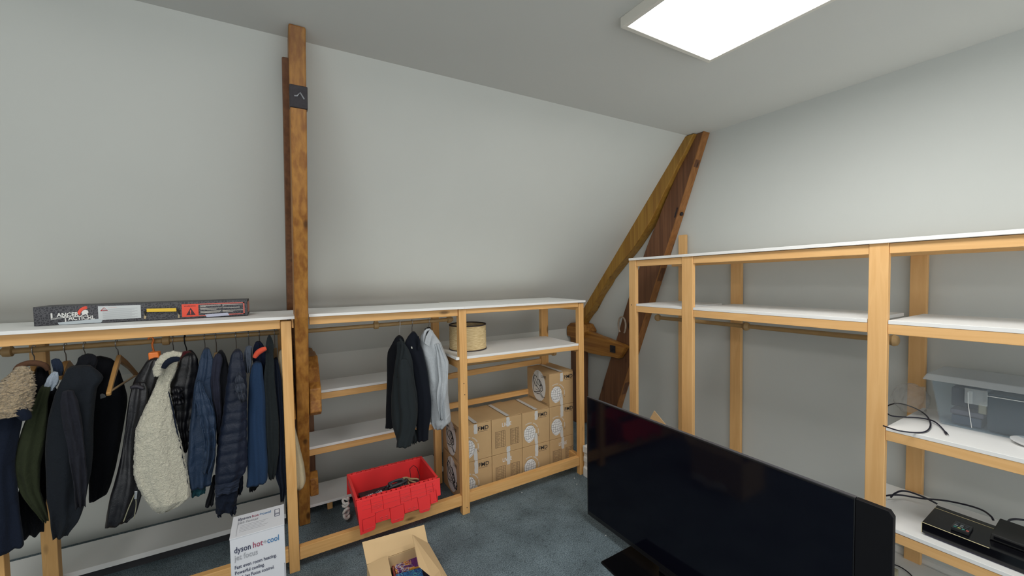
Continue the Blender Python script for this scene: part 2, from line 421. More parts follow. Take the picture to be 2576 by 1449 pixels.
rodx(-1.9, .0, 2.83, 1.368, 1.357, ul, rings=(on(418,857,1,2.83).x, on(20,885,1,2.83).x))
# middle bay
um = thing('shelving_frame', 'pine clothes frame between the leaning beam and middle post, three garments on rod', 'shelving', (.6, YF, 0))
railx(.152, 1.072, YF+.012, YF+.045, 1.465, 1.453, .048, um)
railx(.062, 1.072, YF+.006, YF+.045, .132, .138, .072, um)
railx(.2, 1.072, YBK, YBK+.04, 1.438, 1.436, .05, um)
boardx(.148, 1.108, YF-.026, YF+.44, 1.481, 1.471, um, th=.016)
rodx(.15, 1.128, 2.83, 1.352, 1.357, um, rings=(on(946,820,1,2.83).x, 1.10))
post(1.046, 1.100, YBK-.01, YBK+.035, .01, 1.432, um)
# right bay
ur = thing('shelving_frame', 'pine shelf frame at the corner holding the stacked moving boxes', 'shelving', (1.6, YF, 0))
post(1.074, 1.130, YF-.002, YF+.045, 0, 1.452, ur)
post(2.135, 2.186, YF, YF+.045, 0, 1.440, ur)
post(2.090, 2.165, YBK, YBK+.04, .1, 1.432, ur)
railx(1.132, 2.133, YF+.006, YF+.045, 1.453, 1.446, .036, ur)
railx(1.132, 2.133, YF+.006, YF+.045, 1.101, 1.089, .034, ur)
railx(1.132, 2.133, YF+.006, YF+.045, .143, .153, .072, ur)
railx(1.10, 2.09, YBK, YBK+.04, 1.438, 1.434, .05, ur)
railx(1.101, 2.088, YBK+.005, YBK+.03, .885, .900, .045, ur)
railx(1.101, 2.00, YBK+.005, YBK+.03, .640, .640, .045, ur)
mb = MB(); mb.box(1.082, 1.125, YF+.047, YBK-.012, 1.03, 1.088); mb.build('side_rail', PINE[1], ur, bevel=.002)
mb = MB(); mb.box(2.14, 2.18, YF+.047, YBK-.002, 1.03, 1.080); mb.build('side_rail', PINE[1], ur, bevel=.002)
mb = MB(); mb.box(2.14, 2.18, YF+.047, YBK-.002, .085, .150); mb.build('side_rail', PINE[1], ur, bevel=.002)
mb = MB(); mb.box(2.14, 2.18, YF+.047, YBK-.002, 1.38, 1.434); mb.build('side_rail', PINE[1], ur, bevel=.002)
boardx(1.110, 2.190, YF-.020, YF+.495, 1.470, 1.463, ur, th=.016)
boardx(1.05, 2.132, YF+.004, YF+.495, 1.119, 1.107, ur)
rodx(1.14, 2.05, 2.80, 1.012, 1.005, ur, rings=(2.035,))

# low white shelves set against the wall
def low_unit(x0, x1, zs, label):
    u = thing('low_shelf_unit', label, 'shelf', ((x0+x1)/2, 3.25, 0))
    for z in zs:
        xa = x0 if z > .8 else x0-.085
        boardx(xa, x1, 3.10, 3.405, z, z, u, th=.018)
        if z > .3: railx(xa, x1, 3.108, 3.14, z-.018, z-.018, .048, u)
    for x in (x0+.03, x1-.06):
        mb = MB(); mb.box(x, x+.035, 3.16, 3.20, 0, zs[-1]-.019)
        for k in range(1, len(zs)): pass
        mb.build('leg', PINE[2], u, bevel=.002)
    return u
low_unit(.232, 1.14, [.893, .507, .097], 'low three tier white wall shelf behind the red crate')
u = thing('low_shelf_board', 'long low white board by the wall under the coats', 'shelf', (-.6, 3.25, 0))
boardx(-2.4, .0, 3.10, 3.405, .085, .085, u, th=.030)
mb = MB(); mb.box(-2.4, .0, 3.13, 3.15, 0, .054); mb.build('shade_strip', plain('shade_dark', (.03,.03,.035), .8), u)  # dark strip stands in for the shade in the gap under the board

# ================================================================ GABLE SHELVING
gs = thing('shelving_frame', 'tall pale wood shelving on the gable wall behind the television', 'shelving', (2.7, 1.2, 0))
XF = 2.45
def posty(x0, x1, y0, y1, z0, z1, mats=BEECH): 
    mb = MB(); mb.box(x0, x1, y0, y1, z0, z1); return mb.build('post', mats[2], gs, bevel=.003)
def raily(x0, x1, y0, y1, za, zb, h, name='rail'):
    mb = MB(); mb.hexa([(x0,y0,za-h),(x1,y0,za-h),(x1,y1,zb-h),(x0,y1,zb-h),(x0,y0,za),(x1,y0,za),(x1,y1,zb),(x0,y1,zb)])
    return mb.build(name, BEECH[1], gs, bevel=.002)
def boardy(x0, x1, y0, y1, za, zb, th=.018):
    mb = MB(); mb.hexa([(x0,y0,za-th),(x1,y0,za-th),(x1,y1,zb-th),(x0,y1,zb-th),(x0,y0,za),(x1,y0,za),(x1,y1,zb),(x0,y1,zb)])
    return mb.build('shelf_board', BOARD, gs, bevel=.0015)
ztop = lambda y: 1.800+(2.33-y)*.0185
P1, P2, P3, P4 = (2.262,2.333), (1.757,1.843), (.737,.810), (-.33,-.25)
for (a, b_) in (P1, P2, P3, P4):
    posty(XF, XF+.03, a, b_, 0, ztop(a)-.004)
for (a, b_), top in (((2.186,2.256),1.995), ((1.716,1.798),1.76), ((.732,.800),1.78)):
    posty(2.955, 2.982, a, b_, .0, top)
for a, b_ in ((P1[0]+.0, P2[1]), (P2[0], P3[1]), (P3[0], P4[1])):
    y0, y1 = b_+.001, a-.001
    raily(XF+.004, XF+.045, y0, y1, ztop(y0)-.020, ztop(y1)-.020, .047)
    z2 = lambda y: 1.437-(y-.35)*.0085
    raily(XF+.004, XF+.036, y0, y1, z2(y0), z2(y1), .047)
    if y0 < 0:
        raily(XF+.004, XF+.036, y0, y1, .948, .931, .047)
        raily(XF+.004, XF+.036, y0, y1, .480, .456, .045)
raily(2.925, 2.953, -.6, 2.30, ztop(-.6)-.020, ztop(2.30)-.020, .050)
boardy(XF-.012, 2.915, -.6, 2.325, ztop(-.6), ztop(2.325))
z2 = lambda y: 1.437-(y-.35)*.0085
boardy(XF+.002, 2.925, P2[1]+.002, 2.26, z2(P2[1])+.018, z2(2.26)+.018)
boardy(XF+.002, 2.925, P3[1]+.002, P2[0]-.002, z2(P3[1])+.018, z2(P2[0])+.018)
boardy(XF+.002, 2.925, -.6, P3[0]-.002, z2(-.6)+.018, z2(P3[0])+.018)
boardy(XF+.002, 2.945, -.6, P3[0]-.002, .969, .949)
boardy(XF+.002, 2.945, -.6, P3[0]+.14, .500, .476)
for za_ in (.86,): pass
boardy(2.60, 2.975, -.6, P3[0]+.16, .085, .085, th=.02)
rx = 2.70
ya, yb_ = on(1655,799,0,rx), on(2255,857,0,rx)
mb = MB(); mb.tube([ya, yb_], .0145, 14); rd = mb.build('hanging_rod', ROD, gs, smooth='auto')
dd = (yb_-ya).normalized()
for q in (ya, on(1877,821,0,rx), yb_-dd*.01):
    mb = MB(); mb.lathe(q, [(.0152,-.02),(.024,-.015),(.030,0),(.024,.015),(.0152,.02)], 16, axis=1)
    mb.build('bracket', ROD, rd, smooth='auto')
# nail holes / screws
mb = MB()
for px, py in ((2185,613),(1589,767)):
    q = on(px, py, 0, XF); mb.lathe((q.x-.001, q.y, q.z), [(.004,0),(.004,.004)], 8, axis=0)
mb.build('screw', IRON, gs)
mb = MB()
for px, py in ((1167,965),(1169,993),(1175,1277)):
    q = on(px, py, 1, YF-.002); mb.lathe((q.x, q.y-.0015, q.z), [(.0035,0),(.0035,.003)], 8, axis=1)
mb.build('screw', IRON, ur)
# ================================================================ MOVING BOXES
BF = 2.735   # front plane of the boxes
FX = (1,0,0); UZ = (0,0,1)
def globe(o, cx, cz, r, parent):
    """white globe print with black meridians on the box front"""
    y = BF-.0009
    pts = []
    for k in range(26):
        a = 2*math.pi*k/26
        rr = r*(1+.03*math.sin(3*a)+.02*math.sin(7*a+1))
        pts.append((cx+rr*.90*math.cos(a), y, cz+rr*1.08*math.sin(a)-.1*r*(math.sin(a)<0)))
    mb = MB(); mb.prism(pts, (0,-.0005,0)); g = mb.build('globe_print', PAPER, parent)
    mb = MB()
    def poly(p, rad=.0009):
        mb.tube([(cx+u*r, y-.0007, cz+v*r) for u, v in p], rad, 4)
    poly([(.90*math.cos(2*math.pi*k/26), 1.08*math.sin(2*math.pi*k/26)) for k in range(2, 27)])
    for lo in (-.62,-.22,.2,.58):
        poly([(lo*math.cos(t)*.95+.12*math.sin(t), .95*math.sin(t)) for t in np.linspace(-1.1,1.15,9)])
    for la in (-.62,-.3,.02,.34,.64):
        wdt = math.sqrt(max(0,1-la*la))*.88
        poly([(u*wdt, la+.10*(u*u-.6)+.05*math.sin(u*5+la*9)) for u in np.linspace(-1,1,9)])
    mb.build('globe_lines', INK, g)
    # printed arc around the globe
    mb = MB(); ou, inn = [], []
    for k in range(17):
        a = R(118)-R(135)*k/16
        ou.append((cx+r*1.45*math.cos(a), y, cz+r*1.45*math.sin(a))); inn.append((cx+r*1.30*math.cos(a), y, cz+r*1.30*math.sin(a)))
    for k in range(16):
        if k%6 == 5: continue
        mb.prism([ou[k], ou[k+1], inn[k+1], inn[k]], (0,-.0004,0))
    mb.build('slogan_arc', plain('faded_white_print', (.62,.53,.42), .8), g)
    txt = 'ensemble protegeons la planete'
    for k, ch in enumerate(txt):
        if ch == ' ': continue
        a = R(116)-R(131)*k/(len(txt)-1)
        ux = Vector((math.sin(a),0,-math.cos(a))); uy = Vector((math.cos(a),0,math.sin(a)))
        lettering(ch, Vector((cx,y-.0006,cz))+uy*r*1.33-ux*.002, ux, uy, .013, INKB, g, name='slogan_letter') if False else None
    mb = MB()
    q = (cx+r*1.38, y, cz-r*.42)
    mb.tube([(q[0]+.007*math.cos(t), q[1]-.0004, q[2]+.007*math.sin(t)) for t in np.linspace(0,5.2,9)], .0011, 4)
    mb.tube([(q[0]-.004, q[1]-.0004, q[2]-.013), (q[0]+.006, q[1]-.0004, q[2]-.013)], .0011, 4)
    mb.build('recycling_mark', INKB, g)
def gridprint(x0, x1, z0, z1, parent, rows=10):
    y = BF-.0009; mb = MB(); t = .0011
    for k in range(rows+1):
        z = z0+(z1-z0)*k/rows
        mb.tube([(x0,y,z),(x1,y,z)], t if k in (0,rows) else t*.6, 4)
    for x in (x0, x0+(x1-x0)*.62, x0+(x1-x0)*.8, x1): mb.tube([(x,y,z0),(x,y,z1)], t, 4)
    for k in range(rows):
        z = z0+(z1-z0)*(k+.45)/rows
        mb.tube([(x0+.004,y,z),(x0+.004+(x1-x0)*(.2+.12*((k*7)%3)),y,z)], .0010, 4)
    mb.build('inventory_table', INKB, parent)
def oval_side(x, yc, zc, parent, ry=.105, rz=.135, second=False):
    """white oval with an ink figure on the left side of a box"""
    mb = MB(); mb.prism([(x-.0008, yc+ry*math.cos(a), zc+rz*math.sin(a)) for a in np.linspace(0,2*math.pi,33)[:-1]], (-.0005,0,0))
    g = mb.build('oval_print', PAPER, parent)
    mb = MB()
    def P(pts, rad=.002): mb.tube([(x-.0018, yc-u*ry, zc+v*rz) for u, v in pts], rad, 4)
    P([(-.75,.35),(-.55,.62),(-.3,.55),(-.1,.35),(.1,.42),(.35,.25),(.55,.05),(.6,-.2),(.4,-.32),(.1,-.25),(-.2,-.1),(-.5,-.05),(-.75,.35)], .0032)
    P([(-.6,.4),(-.4,.3),(-.2,.05),(-.35,-.1)], .0025); P([(-.1,.35),(-.05,.1),(.15,0),(.3,.12)], .0025)
    P([(.1,.42),(.2,.2),(.4,.1),(.55,.05)], .003); P([(.3,.1),(.45,-.08),(.3,-.2),(.2,-.05),(.3,.1)], .003)
    P([(-.8,-.1),(-.7,-.5),(-.2,-.45),(.2,-.35),(.6,-.62),(.85,-.62)], .0025)
    P([(-.7,-.5),(-.3,-.56),(.2,-.5),(.6,-.7)], .002); P([(-.5,-.3),(-.1,-.33),(.3,-.3)], .0015)
    P([(-.7,.7),(-.85,.2),(-.8,-.1)], .002)
    mb.build('ink_figure', INK, g)
def moving_box(x0, x1, z0, z1, face, label, tape='top', depth=.345, side=False, lid=False, number=None, loc=None):
    t = thing('moving_box', label, 'cardboard box', ((x0+x1)/2, BF+depth/2, z0), 'stacked cardboard moving boxes')
    a, b_ = x0+.0015, x1-.0015
    zt = z1-.0015
    mb = MB(); mb.box(a, b_, BF, BF+depth, z0+.0005, zt)
    mb.build('carton', CARDB, t, bevel=.003)
    xm = (x0+x1)/2
    if lid:      # two top flaps with the seam running front to back
        for k, (u0, u1, dz) in enumerate(((a+.001, xm-.003, .002),(xm+.004, b_-.001, .006))):
            mb = MB(); y0, y1 = BF+.001, BF+depth-.001
            mb.hexa([(u0,y0,zt+.0004),(u1,y0,zt+dz*.5),(u1,y1,zt+dz*.6),(u0,y1,zt+.0004),(u0,y0,zt+.003),(u1,y0,zt+dz+.0035),(u1,y1,zt+dz+.0035),(u0,y1,zt+.003)])
            mb.build('flap', CARDB, t, bevel=.001)
    tx = xm+.001 if face != 'livre' else xm+.008
    if face == 'globe':
        lettering('FMD', (x0+.158, BF-.0005, z1-.056), FX, UZ, .044, INK, t, name='box_lettering', width=.088, bold=.012)
        mb = MB(); mb.tube([(x0+.162,BF-.001,z1-.066),(x0+.238,BF-.001,z1-.066)], .001, 4); mb.build('underline', INK, t)
        globe(t, x0+.072, z1-.175, .062, t)
    else:
        lettering('LIVRE', (x0+.093, BF-.0005, z1-.068), FX, UZ, .042, PAPER, t, name='box_lettering', width=.083, bold=.012)
        gridprint(x0+.032, x0+.118, z0+.055, z1-.100, t); gridprint(x0+.166, x0+.246, z0+.055, z1-.100, t)
    def strip(za, zb, w=.030, dx=0, nm='tape'):
        mb = MB(); n = 7; L = []; Rr = []
        for k in range(n):
            z = za+(zb-za)*k/(n-1); wob = .0015*math.sin(k*2.1+x0*30)
            ww = w/2*(.8 if k in (0, n-1) else 1)
            L.append((tx-ww+wob+dx*k/(n-1), BF-.0012, z)); Rr.append((tx+ww+wob+dx*k/(n-1), BF-.0012, z))
        mb.prism(L+Rr[::-1], (0,-.0006,0)); mb.build(nm, TAPE, t)
    if 't' in tape:
        strip(z1-.001, z1-.075)
        if lid:
            mb = MB(); mb.prism([(tx-.015,BF,zt+.0105),(tx+.015,BF,zt+.0115),(xm+.02,BF+depth*.9,zt+.0115),(xm-.01,BF+depth*.9,zt+.0105)], (0,0,.0008))
            mb.build('tape', TAPE, t)
    if 'b' in tape: strip(z0+.001, z0+.095, dx=-.008)
    if 's' in tape: strip(z1-.001, z1-.1)
    if 'l' in tape: strip(z0+.001, z0+.045, w=.034)
    if side:
        oval_side(x0+.0015, BF+.16, z0+.150, t)
        lettering('LIVRE', (x0+.0012, BF+.115, z1-.05), (0,-1,0), UZ, .035, INK, t, name='box_lettering', width=.07, bold=.01)
        if side != 2: lettering('DEMENAGEMENT', (x0+.0012, BF+.31, z0+.012), (0,-1,0), UZ, .02, INKB, t, name='box_lettering', width=.28)
        mb = MB(); mb.prism([(x0+.0004,BF+.15,z1-.002),(x0+.0004,BF+.185,z1-.002),(x0+.0004,BF+.18,z1-.07),(x0+.0004,BF+.15,z1-.07)], (-.0035,0,0)); mb.build('tape', TAPE, t)
    if number:
        lettering(number, (x0-.0012, BF+.125, z0+.10), (0,-.85,-.5), (0,-.35,.95), .085, INK, t, name='marker_number', bold=.02)
    return t
C0, C1, C2, C3, C4 = 1.118, 1.390, 1.666, 1.938, 2.192
Z1, Z2, Z3 = .283, .563, .842
moving_box(C0, C1, .0, Z1, 'globe', 'cardboard moving box at the bottom left of the stack, 23 marked on its side', tape='sb', side=2, number='23')
moving_box(C0, C1, Z1, Z2, 'globe', 'cardboard moving box on top of the left column, right beside the middle post', tape='tb', side=True, lid=True)
moving_box(C1, C2, .0, Z1, 'livre', 'bottom cardboard moving box with inventory tables, in the second column', tape='sl')
moving_box(C1, C2, Z1, Z2, 'livre', 'upper cardboard moving box with white LIVRE print and two tables, uncovered', tape='tl', lid=True)
moving_box(C2, C3, .0, Z1, 'globe', 'bottom cardboard moving box with globe print, left of the three high column', tape='s')
moving_box(C2, C3, Z1, Z2, 'globe', 'upper cardboard moving box with globe print and tape across its lid, third column', tape='tb', lid=True)
moving_box(C3, C4, .0, Z1, 'livre', 'bottom cardboard moving box of the three high column with tape over LIVRE', tape='s')
moving_box(C3, C4, Z1, Z2, 'globe', 'middle cardboard moving box of the three high column', tape='sb')
moving_box(C3, C4, Z2, Z3, 'globe', 'topmost cardboard moving box of the stack, lid flap gaping open', tape='tb', side=True, lid=True)

# lamp shade on the corner shelf
ls = thing('lamp_shade', 'round woven straw lamp shade with dark rims on the corner shelf', 'lamp shade', (1.262, 2.86, 1.105))
cx, cy, zb_ = 1.262, 2.86, 1.1175
mt, nt, b = nodes('woven_straw')
tc = N(nt,'ShaderNodeTexCoord'); mp = N(nt,'ShaderNodeMapping'); mp.inputs['Scale'].default_value = (25,25,260)
nz = N(nt,'ShaderNodeTexNoise'); nz.inputs['Scale'].default_value = 1; nz.inputs['Detail'].default_value = 3
nt.links.new(tc.outputs['Object'], mp.inputs['Vector']); nt.links.new(mp.outputs['Vector'], nz.inputs['Vector'])
cr = N(nt,'ShaderNodeValToRGB'); e = cr.color_ramp.elements; e[0].position=.35; e[0].color=(.56,.40,.19,1); e[1].position=.65; e[1].color=(.80,.64,.37,1)
nt.links.new(nz.outputs['Fac'], cr.inputs['Fac']); nt.links.new(cr.outputs['Color'], b.inputs['Base Color'])
bp = N(nt,'ShaderNodeBump'); bp.inputs['Strength'].default_value=.5; bp.inputs['Distance'].default_value=.002
nt.links.new(nz.outputs['Fac'], bp.inputs['Height']); nt.links.new(bp.outputs['Normal'], b.inputs['Normal']); b.inputs['Roughness'].default_value=.9
mb = MB(); mb.lathe((cx,cy,zb_), [(.142,.003),(.140,.188),(.1365,.188),(.1385,.003)], 48, closed=True); mb.build('shade', mt, ls, smooth='auto')
for z, r in ((.004,.143),(.188,.141)):
    mb = MB(); mb.lathe((cx,cy,zb_+z), [(r+.002,-.004),(r+.002,.004),(r-.006,.004),(r-.006,-.004)], 48, closed=True)
    mb.build('rim', plain('dark_binding', (.03,.018,.02), .7), ls, smooth='auto')
mb = MB(); mb.lathe((cx,cy,zb_+.17), [(.02,-.002),(.02,.002),(.016,.002),(.016,-.002)], 20, closed=True)
for k in range(3):
    a = k*2.094+.4; mb.tube([(cx+.018*math.cos(a),cy+.018*math.sin(a),zb_+.17),(cx+.138*math.cos(a),cy+.138*math.sin(a),zb_+.185)], .0018, 6)
mb.build('wire_spider', HOOKM, ls)

# ================================================================ RED CRATE
RED = plain('red_plastic', (.92, .045, .048), .38, spec=.4, nscale=8, namt=.04)
REDD = plain('red_plastic_groove', (.58, .014, .018), .5)
ct = thing('storage_crate', 'open red plastic crate with hanging folded lids full of cables, over the bottom rail', 'plastic crate', (.62, 2.76, 0))
TZ = .335
x0, x1, y0, y1 = .372, .885, 2.560, 2.905
bx0, bx1, by0, by1 = .425, .840, 2.690, 2.880
mb = MB(); t_ = .005
o_t = [(x0,y0,TZ),(x1,y0,TZ),(x1,y1,TZ),(x0,y1,TZ)]; o_b = [(bx0,by0,.002),(bx1,by0,.002),(bx1,by1,.002),(bx0,by1,.002)]
i_t = [(x0+.008,y0+.008,TZ),(x1-.008,y0+.008,TZ),(x1-.008,y1-.008,TZ),(x0+.008,y1-.008,TZ)]
i_b = [(bx0+.006,by0+.006,.010),(bx1-.006,by0+.006,.010),(bx1-.006,by1-.006,.010),(bx0+.006,by1-.006,.010)]
bm = mb.bm; V = [[bm.verts.new(p) for p in q] for q in (o_b, o_t, i_t, i_b)]
for a in range(3):
    for k in range(4): bm.faces.new([V[a][k], V[a][(k+1)%4], V[a+1][(k+1)%4], V[a+1][k]])
bm.faces.new(V[0][::-1]); bm.faces.new(V[3])
mb.build('tub', RED, ct, bevel=.002)
mb = MB()   # rim with the interlocking hinge knuckles
for k in range(17):
    u0 = x0+(x1-x0)*k/17; u1 = u0+(x1-x0)/17*.72
    mb.box(u0, u1, y0-.012, y0+.004, TZ-.006, TZ+.004 if k%2 else TZ+.001)
    mb.box(u0, u1, y1-.004, y1+.012, TZ-.006, TZ+.005 if k%2 else TZ+.001)
mb.box(x0-.006, x0+.010, y0, y1, TZ-.004, TZ+.003); mb.box(x1-.010, x1+.006, y0, y1, TZ-.004, TZ+.003)
mb.build('rim', RED, ct, bevel=.001)
# front lid flap hanging over the rail: local u (0-1 across), v (down)
A = Vector((x0-.004, y0-.016, TZ)); B = Vector((x1+.012, y0-.016, TZ))
dn = Vector((0, -.018, -.185)).normalized(); FL = .190
FN = (B-A).cross(dn).normalized()
if FN.y > 0: FN = -FN
def fp(u, v, n=0): return A.lerp(B, u)+dn*(v*FL)+FN*n
outl = [(0,0),(1,0),(1,.60),(.96,.60),(.96,.80),(.865,.80),(.855,.95),(.84,1.0),(.735,1.0),(.72,.95),(.715,.84),(.54,.84),(.53,.97),(.515,1.04),(.39,1.04),(.375,.97),(.375,.86),(.205,.86),(.195,1.0),(.18,1.05),(.03,1.08),(.02,.7)]
mb = MB(); mb.prism([fp(u,v) for u,v in outl], FN*.006); lidf = mb.build('lid_flap', RED, ct, bevel=.002)
mb = MB()
def gr(pts, r=.0016): mb.tube([fp(u,v,.0062) for u,v in pts], r, 4)
for u, (va, vb) in {.155:(.05,.50),.29:(.05,.48),.49:(.05,.48),.62:(.05,.48),.81:(.05,.46),.90:(.10,.42)}.items(): gr([(u,va),(u+.01,vb)])
for v in (.07,.20,.33): gr([(.06,v),(.93,v-.01)], .0011)
for v in (.27,.31,.36,.40): gr([(.17,v),(.28,v)], .0012); gr([(.5,v),(.61,v)], .0012)
for v in (.2,.3,.38): gr([(.83,v),(.89,v)], .0012)
gr([(.06,1.0),(.055,.62),(.20,.60),(.20,.86)], .0022); gr([(.20,.52),(.20,.60)], .0022); gr([(.20,.52),(.365,.50),(.375,.86)], .0022)
gr([(.365,.58),(.375,.52),(.535,.5),(.54,.84)], .0022); gr([(.535,.44),(.70,.42),(.715,.84)], .0022); gr([(.70,.5),(.71,.46),(.86,.44),(.865,.8)], .0022); gr([(.86,.36),(.94,.36),(.95,.75)], .0022)
gr([(.07,.96),(.18,.94)], .002); gr([(.40,.95),(.52,.95)], .002); gr([(.74,.92),(.85,.92)], .002)
for c_ in (.25,.31,.58,.64,.90): gr([(c_,.73),(c_+.035,.725)], .0028); gr([(c_,.79),(c_+.035,.785)], .0022)
mb.build('lid_grooves', REDD, lidf)
A2 = Vector((x0-.004, y1+.014, TZ)); mb = MB()
mb.prism([A2, (x1+.01,y1+.014,TZ), (x1+.01,y1+.032,TZ-.15), (x0-.004,y1+.032,TZ-.15)], (0,.006,0)); mb.build('lid_flap', RED, ct, bevel=.002)
mb = MB()
mb.box(x0-.003, x0+.004, y0+.02, y1-.02, TZ-.055, TZ-.001); mb.box(x1-.004, x1+.003, y0+.02, y1-.02, TZ-.055, TZ-.001)
mb.build('side_lip', RED, ct, bevel=.002)
# cables in the crate
def squiggle(name, label, cat, cx, cy, cz, rx_, ry_, n, r, mat, seed=0, rz=.02, group=None, n2=60):
    rnd = random.Random(seed); ph = [rnd.uniform(0,6.28) for _ in range(6)]
    pts = []
    for k in range(n2):
        a = 2*math.pi*n*k/n2; s = .75+.25*math.sin(a*.37+ph[0])
        pts.append((cx+rx_*s*math.cos(a+ph[1])+.01*math.sin(3*a+ph[2]), cy+ry_*s*math.sin(a+ph[3]), cz+rz*math.sin(a*.71+ph[4])))
    mb = MB(); mb.tube(pts, r, 8); o = mb.build(name, mat, smooth=True)
    return tag(o, label, cat, group)
CG = plain('grey_cable', (.05,.055,.065), .5); CB = plain('black_cable', (.012,.012,.02), .45)
squiggle('cable', 'dark grey bundled cable heaped in the middle of the red crate', 'cable', .650, 2.70, .275, .085, .045, 5, .0075, CG, 3, .028)
squiggle('cable', 'thin black cable curling at the left of the crate heap', 'cable', .54, 2.70, .255, .075, .045, 3, .0035, CB, 5, .03)
squiggle('cable', 'beige cable coil behind the dark cables in the crate', 'cable', .735, 2.72, .270, .05, .04, 3, .005, plain('beige_cable',(.45,.30,.16),.5), 8, .03)
mb = MB(); mb.tube([(.79,2.72,.215),(.775,2.80,.245),(.785,2.86,.29),(.815,2.87,.305),(.835,2.85,.29),(.838,2.80,.25),(.82,2.76,.215)], .0025, 8)
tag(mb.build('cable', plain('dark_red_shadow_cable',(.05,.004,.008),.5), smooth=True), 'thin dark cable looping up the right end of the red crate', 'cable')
mb = MB()
for k in range(9):
    mb.box(.435+k*.013, .446+k*.013, 2.64, 2.70, .255+.002*k, .267+.002*k)
tag(mb.build('ribbed_strip', plain('pale_grey_plastic',(.60,.56,.62),.4), bevel=.002), 'pale ribbed plastic strip lying at the left end of the red crate', 'plastic strip', kind='stuff')
mb = MB(); mb.hexa([(.45,2.70,.02),(.82,2.70,.02),(.82,2.865,.02),(.45,2.865,.02),(.43,2.64,.235),(.83,2.64,.225),(.83,2.86,.215),(.43,2.86,.215)])
tag(mb.build('cable_heap', plain('dark_cable_heap',(.03,.03,.035),.7,nscale=40,namt=.8,bump=.8)), 'dark mass of tangled cables filling the red crate', 'cables', kind='stuff')
# white knotted cord left of crate
c = on(872,1262,1,2.86)
mb = MB(); pts = []
for k in range(40):
    a = k*.55; pts.append((c.x+.018*math.sin(a*1.3), 2.90+.015*math.cos(a), .040+.15*k/40+.010*math.sin(a*2.1)))
mb.tube(pts, .009, 8)
tag(mb.build('knotted_rope', plain('white_rope',(.70,.69,.66),.85,nscale=90,namt=.15,bump=.5), smooth=True), 'white knotted cord standing at the left of the red crate', 'rope')

# ================================================================ FAN HEATER BOX
DX0, DX1, DY0, DY1, DZ = -.205, -.008, 2.000, 2.180, .612
db = thing('heater_box', 'white printed carton of a fan heater standing before the left post', 'box', ((DX0+DX1)/2, DY0+.09, 0))
BOXW = plain('white_carton_print', (.62,.63,.67), .45)
mb = MB(); mb.box(DX0, DX1, DY0, DY1, 0, DZ); mb.build('carton', BOXW, db, bevel=.002)
mb = MB(); mb.box(DX0-.001, DX1+.001, DY0-.002, DY1, DZ, DZ+.003); mb.build('lid_flap', BOXW, db, bevel=.001)
NAV = plain('navy_print', (.03,.035,.08), .6); MAG = plain('crimson_print', (.30,.05,.10), .6); BLUEP = plain('blue_print', (.03,.16,.36), .6); GRYP = plain('grey_print', (.33,.34,.37), .6)
def dl(s, x, z, size, mat, width): return lettering(s, (x, DY0-.0005, z), FX, UZ, size, mat, db, name='print', width=width, bold=.012)
dl('dyson', DX0+.014, DZ-.062, .036, NAV, .058); dl('hot', DX0+.080, DZ-.061, .036, MAG, .036); dl('+', DX0+.117, DZ-.060, .030, GRYP, .014); dl('cool', DX0+.132, DZ-.060, .036, BLUEP, .043)
dl('jet focus', DX0+.014, DZ-.094, .034, GRYP, .082)
dl('Fast even room heating.', DX0+.014, DZ-.130, .021, NAV, .150); dl('Powerful cooling.', DX0+.014, DZ-.154, .021, NAV, .105); dl('With Jet Focus control.', DX0+.014, DZ-.178, .021, NAV, .140)
def dt(s, x, y, size, mat, width): return lettering(s, (x, y, DZ+.0032), FX, (0,1,0), size, mat, db, name='print', width=width, bold=.01)
dt('dyson', DX0+.020, DY1-.050, .034, NAV, .047); dt('hot', DX0+.072, DY1-.050, .030, MAG, .026); dt('+cool', DX0+.101, DY1-.050, .030, BLUEP, .044)
dt('jet focus', DX0+.022, DY1-.080, .030, GRYP, .075)
mb = MB()
for k in range(5): mb.box(DX0+.030, DX0+.030+.105-.012*(k%3), DY1-.098-k*.012, DY1-.096-k*.012, DZ+.0032, DZ+.0036)
mb.box(DX0+.020, DX0+.022, DY0+.01, DY1-.02, DZ+.0032, DZ+.0035)
mb.build('small_print', GRYP, db)
mb = MB()
q0 = (DX1-.036, DY1-.095)
for a, b_ in (((0,0),(0,.06)),((.018,0),(.018,.06)),((0,.06),(.018,.06)),((0,.025),(.018,.025)),((0,0),(.018,0)),((0,.018),(.018,.018))):
    mb.tube([(q0[0]+a[0],q0[1]+a[1],DZ+.0036),(q0[0]+b_[0],q0[1]+b_[1],DZ+.0036)], .0012, 4)
mb.build('pictogram', NAV, db)
# printed picture of the loop fan
yp = DY0-.0006; cxp = DX1-.060
def loop(r, top, n=18): return [(cxp+r*math.cos(a), yp, top+r*math.sin(a)) for a in np.linspace(math.pi,0,n)]
mb = MB(); mb.prism(loop(.047, DZ-.26)+[(cxp+.047,yp,DZ-.50),(cxp-.047,yp,DZ-.50)], (0,-.0004,0)); mb.build('fan_picture', plain('silver_print',(.34,.35,.43),.5), db)
mb = MB(); mb.prism([(p[0]-.03,p[1]+.0002,p[2]-.012) for p in loop(.040, DZ-.26)]+[(cxp+.01,yp+.0002,DZ-.50),(cxp-.07,yp+.0002,DZ-.50)], (0,-.0003,0)); mb.build('fan_picture', plain('pale_silver_print',(.48,.49,.55),.5), db)
mb = MB(); mb.prism([(p[0],p[1]-.0006,p[2]) for p in loop(.026, DZ-.265)]+[(cxp+.026,yp-.0006,DZ-.5),(cxp-.026,yp-.0006,DZ-.5)], (0,-.0003,0)); mb.build('fan_opening', BOXW, db)
mb = MB(); mb.tube([(p[0],yp-.0012,p[2]) for p in [(cxp-.026,0,DZ-.45)]+loop(.026,DZ-.265)+[(cxp+.026,0,DZ-.45)]], .0016, 4); mb.build('fan_outline', NAV, db)
